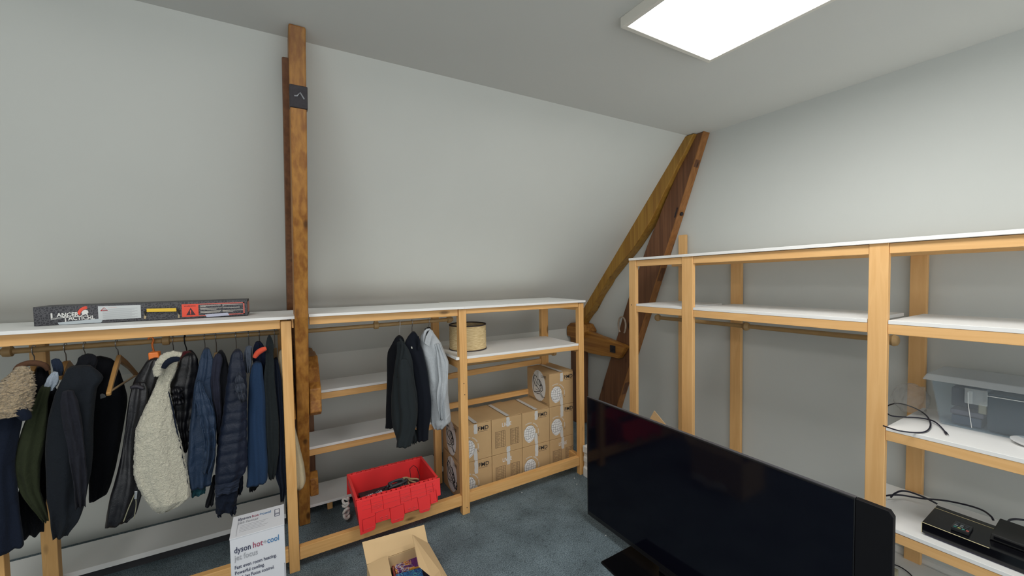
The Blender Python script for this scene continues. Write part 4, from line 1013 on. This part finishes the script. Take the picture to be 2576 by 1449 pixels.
# second, matt device to the right lying across the glossy one
q2 = on(2489,1355,2,zr1+.004)
kb = thing('router_box', 'matt black slab device overlapping the right end of the glossy box', 'media box', (q2.x,q2.y,zr1))
def kp(s, t, z): p = Vector((q2.x,q2.y,0))+D1*s+W*t; return (p.x,p.y,z)
mb = MB(); mb.hexa([kp(0,.0,zr1+.002),kp(.22,0,zr1+.002),kp(.22,.80,zr1+.002),kp(.0,.80,zr1+.002),kp(.004,.01,zr1+.030),kp(.22,.01,zr1+.030),kp(.22,.79,zr1+.030),kp(.004,.79,zr1+.030)]); mb.build('case', plain('matt_black',(.022,.022,.022),.6), kb, bevel=.003)
mb = MB(); mb.hexa([kp(.012,-.012,zr1+.010),kp(.2,-.012,zr1+.010),kp(.2,0,zr1+.010),kp(.012,0,zr1+.010),kp(.012,-.012,zr1+.022),kp(.2,-.012,zr1+.022),kp(.2,0,zr1+.022),kp(.012,0,zr1+.022)]); mb.build('front_strip', BLKG, kb)
cab('power_cable', 'black cord arching from behind the post to the back of the glossy box', [(2200,1250),(2221,1248),(2260,1245),(2320,1254),(2375,1259),(2430,1270),(2470,1283),(2492,1298),(2499,1309)], .500, .0042, NVC, lift=[0,0,.004,.01,.015,.03,.04,.04,.03])
cab('power_cable', 'black cord bending over and down to the left end of the glossy box', [(2241,1251),(2250,1242),(2268,1235),(2290,1238),(2320,1249),(2345,1261),(2358,1268)], .505, .0042, NVC, lift=[0,.01,.02,.025,.025,.02,.015])
cab('power_cable', 'black cord rising at the far right behind the matt slab', [(2535,1314),(2541,1308),(2556,1306),(2580,1309),(2600,1312)], .556, .0045, NVC)
# bottom board contents
cab('power_cable', 'thin dark cord running across the bottom board beside the skirting', [(2240,1418),(2260,1424),(2280,1436),(2296,1452),(2310,1480)], .092, .003, NVC)
mb = MB(); c = on(2252,1440,2,.12)
mb.tube([(c.x-.03,c.y+.10,.118),(c.x,c.y-.012,.118)], [.030,.024], 8)
tag(mb.build('cable_reel', plain('khaki_plastic',(.40,.37,.26),.5), bevel=.004), 'khaki plastic cylinder on the bottom board right of the television', 'plastic object')
# ================================================================ GARMENTS
def interp(rows, n):
    rows = sorted(rows); ys = [r[0] for r in rows]
    out = []
    for k in range(n):
        y = ys[0]+(ys[-1]-ys[0])*k/(n-1)
        for i in range(len(rows)-1):
            if rows[i][0] <= y <= rows[i+1][0]+1e-6: break
        a, b_ = rows[i], rows[i+1]; t = (y-a[0])/(b_[0]-a[0]); t = min(1, max(0, t))
        def cr(j):
            p0 = rows[max(i-1,0)][j]; p1, p2 = a[j], b_[j]; p3 = rows[min(i+2,len(rows)-1)][j]
            m1 = (p2-p0)/2; m2 = (p3-p1)/2
            m1 = max(min(m1, abs(p2-p1)*1.5), -abs(p2-p1)*1.5); m2 = max(min(m2, abs(p2-p1)*1.5), -abs(p2-p1)*1.5)
            return (2*t**3-3*t*t+1)*p1+(t**3-2*t*t+t)*m1+(-2*t**3+3*t*t)*p2+(t**3-t*t)*m2
        out.append((y, cr(1), cr(2)))
    return out
def interp_lin(rows, n):
    rows = sorted(rows); ys = [r[0] for r in rows]; out = []
    for k in range(n):
        y = ys[0]+(ys[-1]-ys[0])*k/(n-1); out.append((y, float(np.interp(y, ys, [r[1] for r in rows])), float(np.interp(y, ys, [r[2] for r in rows]))))
    return out
def drape(rows, yn, D, mat, name, parent, fold=.10, freq=5, quilt=0, qn=12, n=56, seg=44, seed=0, fuzz=0, topround=.5, sq=2.6, hem=.0, lin=False):
    """a hanging cloth volume: its outline seen from the room, D = half depth behind its near face"""
    rr = interp(rows, n) if not lin else interp_lin(rows, n); mb = MB(); bm = mb.bm; rings = []; rnd = random.Random(seed); p1, p2 = rnd.uniform(0,6), rnd.uniform(0,6)
    N_ = len(rr)
    for k, (py, xl, xr) in enumerate(rr):
        f = k/(N_-1)
        L, Rr = on(xl, py, 1, yn), on(xr, py, 1, yn); c = (L+Rr)/2; wd = (Rr.x-L.x)/2
        d = Vector((c.x, c.y, 0)).normalized(); p = Vector((d.y, -d.x, 0)); wd *= max(.6, p.x)
        g0 = min(1, .35+.65*min(1, f/topround)**.6)
        df = min(.055, wd*.75)*g0          # bulge toward the room
        db = 1.7*D*g0                      # the cloth runs back behind its widest line
        ring = []
        for j in range(seg):
            a = 2*math.pi*j/seg; ca, sa = math.cos(a), math.sin(a)
            q = (abs(ca)**sq+abs(sa)**sq)**(-1/sq)
            u = ca*q; v = sa*q             # v > 0 toward the room
            dep = v*df if v > 0 else v*db
            ww = wd*u*(1-.22*max(0, -v))
            wr = fold*(.35+.65*f)*.16
            fr = wr*(.6*math.sin(freq*1.3*u+p1+1.6*math.sin(2.2*f+p2))+.8*noise.noise(Vector((u*2.6+seed*3.1, f*3.2, seed)))+.45*noise.noise(Vector((u*6, f*8+seed, 3))))
            sd = wr*.35*noise.noise(Vector((f*5, seed*2.3, 1+ca)))
            if quilt:
                qq = quilt*.16*(abs(math.sin(math.pi*f*qn))**.5-.7); fr += qq; sd += qq*.6
            if fuzz:
                ff = fuzz*.10*(noise.noise(Vector((u*9, v*9, f*34+seed)))+.7*noise.noise(Vector((u*22, v*22, f*80)))); fr += ff; sd += ff*1.3
            pt = c+p*(ww+sd*(1 if ca > 0 else -1)*abs(ca))-d*(dep+fr*(1 if v > 0 else .3))
            zz = c.z+(.006*noise.noise(Vector((u*2.3+seed, v*2, 5)))*f**4 if not fuzz else 0)
            ring.append(bm.verts.new((pt.x, pt.y, zz)))
        rings.append(ring)
    for k in range(N_-1):
        for j in range(seg): bm.faces.new([rings[k][j], rings[k][(j+1)%seg], rings[k+1][(j+1)%seg], rings[k+1][j]])
    for ring, up_ in ((rings[0],.006),(rings[-1],-.0)):
        c = sum((v.co for v in ring), Vector())/seg; cv = bm.verts.new(c+Vector((0,0,up_ if up_ else .03)))
        for j in range(seg): bm.faces.new([ring[j], ring[(j+1)%seg], cv])
    return mb.build(name, mat, parent, smooth=True)
def spline(pts, m=6):
    pts = [Vector(p) for p in pts]; out = []
    for k in range(len(pts)-1):
        p0, p1, p2, p3 = pts[max(k-1,0)], pts[k], pts[k+1], pts[min(k+2,len(pts)-1)]
        for j in range(m):
            t = j/m; out.append(.5*((2*p1)+(p2-p0)*t+(2*p0-5*p1+4*p2-p3)*t*t+(3*p1-p0-3*p2+p3)*t*t*t))
    return out+[pts[-1]]
def roll(pix, y, r, mat, name, parent, fuzz=0):
    pts = spline([on(px, py, 1, y) for px, py in pix]); n = len(pts)
    mb = MB(); rs = [r*(.55+.45*math.sin(math.pi*min(1,max(0,k/(n-1)*.9+.05)))) for k in range(n)]
    mb.tube(pts, rs, 12)
    if fuzz:
        for v in mb.bm.verts: v.co += Vector((noise.noise(v.co*120), noise.noise(v.co*120+Vector((5,0,0))), noise.noise(v.co*120+Vector((0,5,0)))))*fuzz
    return mb.build(name, mat, parent, smooth=True)
def patch(pix, y, mat, name, parent, th=.006):
    mb = MB(); mb.prism([on(px, py, 1, y) for px, py in pix], (0,th,0)); return mb.build(name, mat, parent, bevel=.002)
RY = 2.83
WOODH = plain('varnished_hanger', (.50,.27,.09), .3, coat=.3, nscale=20, namt=.15)
WOODL = plain('pale_hanger', (.62,.42,.22), .35, nscale=20, namt=.1)
def hanger(px, py, drop, label, mat=WOODH, wire=HOOKM, w=.10, thick=.011, body=True, ry=RY, group='hangers on the coat rods', hz=None):
    """hook over the rod at pixel (px,py) and shoulder bar drop metres below"""
    c = on(px, py, 1, ry); x = c.x; rz = hz if hz else 1.362-.0085*(x+.6)
    t = thing('coat_hanger', label, 'hanger', (x, ry, rz), group)
    pts = [(x, ry+.019*math.cos(a), rz+.019*math.sin(a)) for a in np.linspace(R(-35), R(190), 14)]
    pts = pts + [(x, ry-.012, rz-.022), (x, ry, rz-.034), (x, ry, rz-drop)]
    mb = MB(); mb.tube(pts, .0022, 8); mb.build('hook', wire, t, smooth=True)
    if body:
        zt = rz-drop
        mb = MB(); P_ = [(-w,-.055),(-w*.5,-.018),(-.012,.006),(.012,.006),(w*.5,-.018),(w,-.055),(w,-.072),(w*.5,-.042),(0,-.024),(-w*.5,-.042),(-w,-.072)]
        mb.prism([(x-thick, ry+a, zt+b_) for a, b_ in P_], (2*thick,0,0)); mb.build('shoulder_bar', mat, t, bevel=.004)
    return t
def garment(label, cat):
    return thing(cat, label, cat, (0, 2.6, .8), 'clothes hanging in the left bay')

NAVY = cloth('navy_cotton', (.006,.010,.022)); NAVYP = cloth('navy_puffer', (.005,.010,.026), rough=.5, spec=.35)
OLIVE = cloth('olive_twill', (.024,.030,.014)); CHAR = cloth('charcoal_wool', (.010,.013,.018)); BLKC = cloth('black_cloth', (.005,.006,.009))
CHARD = cloth('charcoal_suit', (.017,.022,.025), wamt=.15); BLAZ = cloth('black_suit', (.006,.008,.014), wamt=.12)
LEATH = cloth('black_leather', (.006,.006,.009), rough=.38, spec=.55, sheen=0, wrinkle=9, wamt=.5); LEATHR = cloth('dark_sleeve_leather', (.022,.020,.028), rough=.45, spec=.4, sheen=0, wrinkle=9)
BLUEN = cloth('blue_nylon', (.012,.030,.068), rough=.45, spec=.4, wrinkle=11, wamt=.9); BLUEW = cloth('blue_wool', (.014,.035,.082), wamt=.15)
GREYN = cloth('grey_navy', (.020,.022,.038)); DKG = cloth('dark_green_grey', (.012,.016,.018)); GREYP = cloth('grey_scarf', (.070,.085,.115))
BEIGE = cloth('beige_cotton', (.50,.42,.28), wamt=.3); SHIRT = cloth('pale_blue_shirt', (.46,.49,.52), wrinkle=14, wamt=.6); SHIRTD = cloth('shirt_lining', (.28,.29,.28), wamt=.5)
ORG = plain('orange_plastic', (.85,.20,.02), .4); ORC = cloth('orange_red_lining', (.62,.085,.045)); TEAL = cloth('teal_rib', (.010,.050,.065))
PALEB = cloth('pale_blue_lining', (.36,.42,.50)); MAR = plain('maroon_lacquer', (.09,.012,.020), .15, coat=.5)
def sherpa(name, col, sc=70, st=1.0):
    mt, nt, b = nodes(name); tc = N(nt,'ShaderNodeTexCoord')
    n1 = N(nt,'ShaderNodeTexNoise'); n1.inputs['Scale'].default_value = sc; n1.inputs['Detail'].default_value = 4; n1.inputs['Distortion'].default_value = 1.2
    nt.links.new(tc.outputs['Object'], n1.inputs['Vector'])
    cr = N(nt,'ShaderNodeValToRGB'); e = cr.color_ramp.elements; e[0].position=.25; e[0].color=(*[c*.78 for c in col],1); e[1].position=.55; e[1].color=(*col,1)
    nt.links.new(n1.outputs['Fac'], cr.inputs['Fac']); nt.links.new(cr.outputs['Color'], b.inputs['Base Color'])
    b.inputs['Roughness'].default_value=1; b.inputs['Sheen Weight'].default_value=.3
    bp = N(nt,'ShaderNodeBump'); bp.inputs['Strength'].default_value=st; bp.inputs['Distance'].default_value=.02
    nt.links.new(n1.outputs['Fac'], bp.inputs['Height']); nt.links.new(bp.outputs['Normal'], b.inputs['Normal']); return mt
SHER = sherpa('tan_sherpa', (.46,.35,.22), 85); CREAM = sherpa('cream_fleece', (.60,.57,.46), 110, .7); CREAMT = cloth('cream_fleece_inner', (.34,.27,.19))

# --- left bay, from left to right
g = garment('navy parka with a shaggy tan fleece collar, at the far left of the rod', 'coat')
drape([(1010,-45,52),(1045,-48,60),(1102,-50,50),(1177,-52,40),(1233,-55,45),(1307,-55,52),(1384,-50,62)], 2.50, .20, NAVY, 'body', g, seed=1, fold=.08, topround=.1)
drape([(926,38,70),(940,24,80),(958,2,86),(983,-14,90),(1009,-24,86),(1030,-26,80),(1046,-20,74)], 2.44, .12, SHER, 'fleece_collar', g, fuzz=.10, seed=2, fold=.03, topround=.4)
roll([(-20,1026),(15,1026),(45,1032),(62,1045),(66,1056)], 2.43, .022, NAVY, 'lapel', g)
roll([(36,938),(48,922),(78,913),(110,918),(122,932)], 2.66, .013, cloth('brown_collar', (.12,.06,.035)), 'collar_back', g)
g = garment('black jacket hidden behind the olive one, only its hem and dark front showing', 'jacket')
drape([(925,92,120),(950,84,125),(1000,80,150),(1100,75,150),(1250,42,120),(1344,52,112)], 2.72, .16, BLKC, 'body', g, seed=3)
g = garment('olive green jacket with a pale blue collar lining', 'jacket')
drape([(975,100,128),(990,92,126),(1010,84,122),(1035,72,121),(1084,52,119),(1140,36,112),(1177,35,104),(1210,42,102),(1233,50,102),(1270,74,112),(1300,98,122),(1312,108,124)], 2.54, .14, OLIVE, 'body', g, seed=4, fold=.07, topround=.3)
drape([(938,128,146),(950,118,149),(965,112,147),(983,108,138)], 2.56, .05, PALEB, 'collar', g, seed=5, fold=.05)
drape([(905,128,150),(915,130,158),(930,134,160),(945,138,160)], 2.62, .05, cloth('blue_collar',(.018,.028,.052)), 'inner_collar', g, seed=5, fold=.05)
g = garment('plain black hooded coat just behind the empty wooden hanger', 'coat')
drape([(900,236,262),(908,230,286),(920,222,294),(940,222,303),(972,225,313),(1009,228,321),(1060,230,315),(1121,228,304),(1180,224,292),(1225,222,280),(1250,222,268),(1262,223,240)], 2.78, .12, BLKC, 'body', g, seed=6, fold=.06, hem=.0, topround=.2)
patch([(251,993),(256,990),(263,992),(267,999),(252,1004)], 2.715, plain('silver_patch',(.20,.21,.22),.5), 'badge', g)
g = garment('dark charcoal long coat with turned up collar, left of the empty hanger', 'coat')
drape([(925,168,232),(940,160,250),(957,150,262),(983,138,246),(1046,120,238),(1121,113,236),(1196,116,232),(1240,117,222),(1281,125,213),(1318,128,197),(1350,132,170)], 2.52, .17, CHAR, 'body', g, seed=7, fold=.10, topround=.2)
drape([(893,204,236),(898,197,242),(908,193,246),(922,186,243),(945,192,236)], 2.60, .07, BLKC, 'collar', g, seed=8, fold=.06)
drape([(985,156,186),(1010,152,196),(1060,158,206),(1121,170,212),(1180,178,216),(1240,186,218),(1275,192,214)], 2.44, .05, cloth('charcoal_sleeve',(.014,.015,.022)), 'sleeve', g, seed=9, fold=.12, topround=.2)
g = garment('black leather biker jacket with a zipped cuff on an orange hanger', 'jacket')
drape([(903,378,402),(910,366,402),(926,356,402),(956,336,398),(990,326,390),(1040,318,385),(1100,312,375),(1150,310,365),(1210,318,362),(1236,326,360)], 2.60, .15, LEATH, 'body', g, seed=10, fold=.07, topround=.2)
drape([(965,336,366),(980,330,372),(1010,323,371),(1050,318,362),(1090,312,350),(1130,306,346),(1171,296,352),(1210,286,360),(1240,276,360),(1275,268,350),(1300,264,342),(1318,262,322)], 2.53, .06, LEATH, 'sleeve', g, seed=11, fold=.07, topround=.1)
roll([(328,975),(345,972),(362,978)], 2.515, .010, LEATHR, 'shoulder_seam', g)
mb = MB(); mb.tube(spline([on(*p,1,2.485) for p in ((341,1238),(333,1256),(322,1282),(311,1312))]), .0022, 6); mb.build('zip', plain('brass_zip',(.45,.43,.30),.35,metal=.6), g)
mb = MB(); mb.tube(spline([on(*p,1,2.485) for p in ((342,1256),(342,1275),(337,1304))]), .0018, 6); mb.build('zip', plain('brass_zip',(.45,.43,.30),.35,metal=.6), g)
patch([(338,1236),(346,1236),(344,1256),(337,1256)], 2.480, HOOKM, 'zip_pull', g, th=.003)
g = garment('cream shaggy fleece coat turned inside out, palest of the hanging clothes', 'coat')
drape([(898,420,444),(906,410,450),(919,402,446),(939,402,440),(966,392,428),(989,382,428),(1022,363,434),(1068,341,442),(1121,338,456),(1171,337,468),(1204,347,474),(1237,366,478),(1257,378,479),(1274,389,455),(1288,400,420)], 2.52, .13, CREAM, 'body', g, seed=12, fold=.05, fuzz=.03, n=130, seg=90, topround=.2, lin=True)
roll([(455,894),(438,893),(420,899),(406,912),(398,930),(397,946)], 2.47, .022, CREAM, 'collar', g, fuzz=.006)
roll([(452,904),(436,904),(421,912),(411,926)], 2.455, .015, NAVY, 'collar_stand', g)
roll([(424,985),(434,1025),(444,1080),(458,1150),(468,1195),(476,1240)], 2.505, .0035, NAVY, 'edging', g)
g = garment('black quilted leather jacket on a maroon hanger, right of the cream coat', 'jacket')
drape([(892,464,490),(900,455,494),(916,448,498),(939,440,500),(972,426,500),(1006,430,492),(1039,437,484),(1072,444,477),(1125,460,473),(1140,462,470)], 2.62, .15, LEATH, 'body', g, seed=13, fold=.08, quilt=.05, qn=9, topround=.2)
drape([(975,430,455),(990,430,458),(1005,432,460),(1020,436,462)], 2.56, .035, LEATH, 'quilted_shoulder', g, seed=14, quilt=.12, qn=3)
drape([(885,470,486),(893,480,492),(905,484,498),(960,484,500),(1060,478,492),(1110,474,484)], 2.70, .12, BLKC, 'lining', g, seed=15)
g = garment('crinkled mid blue nylon jacket with teal cuff', 'jacket')
drape([(880,512,528),(890,507,532),(906,502,537),(939,496,534),(966,488,530),(1006,484,534),(1039,481,540),(1072,476,545),(1121,473,544),(1171,471,541),(1204,474,534),(1223,477,532)], 2.56, .15, BLUEN, 'body', g, seed=16, fold=.10, topround=.15)
drape([(960,492,508),(990,490,520),(1030,496,536),(1070,506,543),(1120,514,544),(1160,512,540),(1190,506,530)], 2.49, .045, BLUEN, 'sleeve', g, seed=17, fold=.15, quilt=.05, qn=8, topround=.2)
drape([(1218,478,520),(1230,479,519),(1244,481,516)], 2.57, .05, TEAL, 'cuff', g, seed=18, topround=.05)
g = garment('plain grey navy jacket between the blue nylon one and the puffer', 'jacket')
drape([(886,550,562),(896,542,568),(912,536,572),(939,530,578),(989,530,580),(1039,540,572),(1072,545,560),(1115,546,556)], 2.60, .15, BLKC, 'body', g, seed=19, topround=.2)
drape([(892,541,556),(905,534,560),(935,529,556),(960,528,554),(989,530,557),(1039,541,558),(1072,546,556),(1090,547,553)], 2.56, .05, GREYN, 'sleeve', g, seed=20, fold=.08, topround=.2)
g = garment('navy puffer jacket with grey elbow patch and padded cuff', 'jacket')
drape([(883,588,606),(890,583,610),(906,578,613),(939,573,619),(972,568,621),(1039,560,622),(1105,548,622),(1171,543,622),(1190,541,618),(1210,541,604)], 2.54, .15, NAVYP, 'body', g, seed=21, fold=.05, quilt=.035, qn=13, n=90, topround=.15)
drape([(941,596,604),(955,592,611),(975,592,617),(995,598,618),(1012,604,617)], 2.475, .02, cloth('grey_quilt',(.035,.042,.06),rough=.5), 'elbow_patch', g, seed=22, quilt=.08, qn=3)
drape([(1208,541,604),(1220,540,603),(1236,541,599)], 2.53, .06, cloth('slate_cuff',(.018,.025,.045)), 'cuff_band', g, seed=23, topround=.05)
drape([(1234,541,599),(1255,541,598),(1275,542,596),(1284,544,594)], 2.55, .05, NAVY, 'inner_cuff', g, seed=24, topround=.05)
drape([(1280,545,560),(1295,546,558),(1301,548,556)], 2.54, .02, NAVY, 'finger_end', g, seed=25); drape([(1275,576,596),(1288,577,595),(1294,580,593)], 2.54, .02, NAVY, 'finger_end', g, seed=26)
drape([(1200,534,545),(1225,530,542),(1250,522,540),(1272,516,538)], 2.60, .05, BLKC, 'lower_hem', g, seed=27)
drape([(1200,598,612),(1225,600,612),(1245,598,606)], 2.60, .05, NAVY, 'lower_hem', g, seed=28)
g = garment('smooth mid blue wool coat right of the puffer', 'coat')
drape([(915,636,658),(925,632,661),(949,627,663),(1006,624,668),(1072,622,669),(1138,622,672),(1171,622,674),(1208,621,674),(1216,619,670)], 2.58, .16, BLUEW, 'body', g, seed=29, fold=.05, topround=.1)
drape([(872,618,634),(886,614,634),(905,614,634),(925,615,632),(938,617,629)], 2.59, .04, GREYP, 'scarf', g, seed=30, topround=.2)
drape([(1212,628,654),(1225,627,650),(1235,628,640)], 2.66, .06, BLKC, 'lower_hem', g, seed=31)
g = garment('dark navy jacket with an orange red neck lining', 'jacket')
drape([(862,642,658),(870,638,664),(885,636,668),(905,636,672),(925,640,672),(1000,650,672),(1150,655,674)], 2.68, .13, cloth('deep_navy',(.008,.012,.03)), 'body', g, seed=32)
roll([(670,876),(660,880),(648,888),(640,900)], 2.56, .015, ORC, 'orange_lining', g)
g = garment('slim dark green grey jacket with a pointed hood, near the post', 'jacket')
drape([(847,674,681),(856,670,686),(873,668,689),(895,668,688),(912,668,690),(939,664,691),(1006,666,696),(1072,668,702),(1138,672,702),(1190,674,696),(1205,676,690)], 2.59, .16, DKG, 'body', g, seed=33, fold=.06, topround=.15)
g = garment('dark navy jacket squeezed against the left post with ragged lower corner', 'jacket')
drape([(905,688,700),(930,690,704),(956,692,708),(1059,696,714),(1120,694,716),(1171,690,719),(1195,694,721),(1225,704,722),(1262,706,714)], 2.62, .14, NAVY, 'body', g, seed=34, topround=.15)
g = garment('beige cotton coat hanging behind the left post', 'coat')
drape([(884,702,712),(900,700,716),(940,699,720),(1000,702,730),(1075,706,742),(1145,714,758),(1190,720,767),(1212,724,769),(1226,728,765),(1231,734,758)], 2.66, .14, BEIGE, 'body', g, seed=35, fold=.05, topround=.15)

# --- middle bay
def garm2(label, cat, name): return thing(name, label, cat, (1, 2.6, .8), 'clothes hanging in the middle bay')
g = garm2('charcoal suit jacket, leftmost of the three garments in the middle bay', 'jacket', 'suit_jacket')
drape([(848,998,1010),(853,992,1016),(868,984,1020),(884,975,1026),(907,973,1032),(954,973,1038),(1001,971,1040),(1036,970,1040),(1060,970,1025),(1074,969,1000)], 2.72, .16, BLKC, 'back_panel', g, seed=41, fold=.04, topround=.2)
drape([(862,998,1018),(884,998,1030),(907,994,1037),(954,988,1042),(1001,984,1050),(1036,984,1051),(1070,988,1048),(1098,996,1040),(1120,1000,1034)], 2.60, .10, CHARD, 'body', g, seed=42, fold=.05, topround=.2)
drape([(905,1006,1024),(930,1000,1034),(970,1000,1040),(1010,1002,1046),(1050,1006,1050),(1085,1004,1044),(1108,998,1038),(1121,997,1034)], 2.55, .05, CHARD, 'sleeve', g, seed=43, fold=.05, topround=.2)
roll([(1006,852),(1012,866),(1010,890),(1004,920),(998,950)], 2.57, .009, CHARD, 'lapel', g)
drape([(1085,1034,1050),(1100,1034,1052),(1115,1036,1048)], 2.68, .05, CHARD, 'lower_front', g, seed=44)
g = garm2('black blazer hanging between the charcoal jacket and the shirt', 'jacket', 'suit_jacket')
drape([(838,1034,1046),(846,1026,1052),(862,1018,1056),(884,1022,1064),(931,1036,1075),(978,1042,1081),(1013,1044,1085),(1048,1046,1084),(1080,1048,1079),(1107,1050,1077)], 2.66, .15, BLAZ, 'body', g, seed=45, fold=.04, topround=.2)
patch([(1034,872),(1037,872),(1038,877),(1035,877)], 2.60, plain('pin',(.5,.5,.45),.3), 'lapel_pin', g, th=.002)
roll([(1052,846),(1054,862),(1052,880)], 2.61, .008, BLAZ, 'lapel', g)
g = garm2('pale blue grey long sleeved shirt at the right of the middle rod', 'shirt', 'shirt')
drape([(832,1066,1088),(845,1058,1096),(862,1055,1108),(884,1058,1117),(912,1066,1128),(954,1074,1127),(990,1080,1127),(1025,1083,1131),(1060,1084,1134),(1078,1092,1116)], 2.68, .15, SHIRT, 'body', g, seed=46, fold=.07, freq=6, topround=.15)
drape([(866,1094,1108),(884,1098,1116),(912,1100,1128),(950,1102,1127),(985,1098,1122),(1020,1100,1116),(1056,1106,1116)], 2.61, .04, SHIRT, 'sleeve', g, seed=47, fold=.12, topround=.15)
roll([(1066,862),(1067,845),(1072,832),(1082,828)], 2.63, .010, SHIRT, 'collar', g)
patch([(1083,828),(1088,838),(1080,872),(1068,864),(1072,846)], 2.60, SHIRT, 'collar_leaf', g, th=.004)
patch([(1069,826),(1080,829),(1072,846),(1067,838)], 2.66, BLKC, 'neck_lining', g, th=.004)

# --- hangers
hl = [(165,877,.075,'wooden hanger holding the olive jacket, first full hook from the left'),(213,868,.085,'hanger hidden in the collar of the dark charcoal coat'),
      (435,848,.10,'hanger with a pale wooden neck above the cream fleece coat'),(515,850,.10,'wooden hanger inside the crinkled blue nylon jacket'),
      (543,845,.095,'pale wooden hanger standing out of the grey navy jacket'),(593,842,.095,'wooden hanger at the neck of the navy puffer jacket'),
      (625,838,.10,'pale wooden hanger above the blue wool coat'),(652,835,.085,'wire hook of the hanger in the orange lined jacket'),
      (690,832,.10,'pale wooden hanger of the navy jacket beside the left post'),(85,880,.085,'thick wooden hanger in the brown collar at the far left')]
for px, py, dr, lab in hl:
    pale = px in (543, 625, 690, 435)
    hanger(px, py, dr, lab, mat=WOODL if pale else WOODH, w=.085)
    # short wooden neck
for px, y0_, y1_, w_, m_, own in ((165,878,930,.020,WOODH,0),(545,872,898,.014,WOODL,0),(516,878,892,.008,WOODH,0),(595,870,886,.010,WOODH,0),(626,871,886,.009,WOODL,0),(694,868,908,.011,WOODL,0),(435,868,890,.006,WOODH,0)):
    pass
# orange hanger of the leather jacket
t = thing('coat_hanger', 'orange plastic hanger at the neck of the leather jacket', 'hanger', tuple(on(385,860,1,RY)), 'hangers on the coat rods')
mb = MB(); mb.tube(spline([on(*p,1,2.80) for p in ((372,853),(380,848),(386,855),(383,868),(388,887))]), .0045, 8); mb.build('hook', ORG, t, smooth=True)
mb = MB(); mb.prism([on(*p,1,2.62) for p in ((372,888),(398,886),(402,908),(374,910))], (0,.05,0)); mb.build('neck_block', ORG, t, bevel=.004)
mb = MB(); mb.prism([on(*p,1,2.66) for p in ((376,905),(396,905),(392,925),(380,925))], (0,.12,0)); mb.build('shoulder_bar', ORG, t, bevel=.004)
# maroon hanger
t = thing('coat_hanger', 'glossy maroon hanger with black hook above the quilted leather jacket', 'hanger', tuple(on(465,850,1,RY)), 'hangers on the coat rods')
c = on(465,847,1,RY)
mb = MB(); mb.tube([(c.x,RY+.019*math.cos(a),1.362+.019*math.sin(a)) for a in np.linspace(R(-35),R(190),14)]+[(c.x,RY-.01,1.335),(c.x+.004,RY,1.31),(c.x+.01,RY-.01,1.27)], .003, 8); mb.build('hook', BLK, t, smooth=True)
c = on(469,892,1,2.70)
mb = MB(); bmesh.ops.create_uvsphere(mb.bm, u_segments=20, v_segments=12, radius=1)
for v in mb.bm.verts: v.co = Vector((c.x+v.co.x*.030, 2.70+v.co.y*.06, c.z-.005+v.co.z*.026-abs(v.co.y)*.01))
mb.build('shoulder_bar', MAR, t, smooth=True)
# empty wooden trouser hanger
hx = on(293,863,1,RY).x
t = thing('coat_hanger', 'empty varnished wooden hanger with trouser bar, turned toward the room', 'hanger', (hx, RY, 1.36), 'hangers on the coat rods')
mb = MB(); rz = 1.3645
mb.tube([(hx,RY+.019*math.cos(a),rz+.019*math.sin(a)) for a in np.linspace(R(-35),R(190),14)]+[(hx,RY-.012,rz-.022),(hx+.004,RY,rz-.034),(hx+.006,RY,rz-.072)], .0022, 8); mb.build('hook', HOOKM, t, smooth=True)
ap = on(299,893,1,2.80); e1_ = on(272,989,1,2.55); e2_ = on(345,940,1,3.00)
def arm(p0, p1, w0, w1, th):
    d = (p1-p0).normalized(); n_ = Vector((d.y,-d.x,0)).normalized(); dn = d.cross(n_).normalized()
    if dn.z > 0: dn = -dn
    P0 = [p0+dn*0, p0.lerp(p1,.35)-dn*.006, p0.lerp(p1,.7)-dn*.004, p1, p1+dn*w1, p0.lerp(p1,.6)+dn*w1*.9, p0+dn*w0+d*.02]
    mb = MB(); mb.prism([p-n_*th for p in P0], n_*2*th); return mb
mb = arm(ap+Vector((0,.0,.002)), e1_, .030, .018, .009); mb.build('shoulder_arm', WOODH, t, bevel=.004)
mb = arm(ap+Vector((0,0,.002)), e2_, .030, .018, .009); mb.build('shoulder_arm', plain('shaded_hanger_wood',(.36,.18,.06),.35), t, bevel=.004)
mb = MB(); mb.tube([on(278,984,1,2.57), on(342,944,1,2.98)], .0055, 10); mb.build('trouser_bar', WOODL, t, smooth='auto')
# middle bay hangers
for px, py, dr, lab, m_ in ((1005,818,.115,'thin white hanger of the charcoal suit jacket',WHP),(1036,812,.085,'wooden hanger above the black blazer',WOODH),(1078,811,.05,'dark hanger inside the shirt collar',BLK)):
    hanger(px, py, dr, lab, mat=m_, wire=WHP if m_ is WHP else HOOKM, w=.08, hz=1.356, group='hangers on the coat rods')
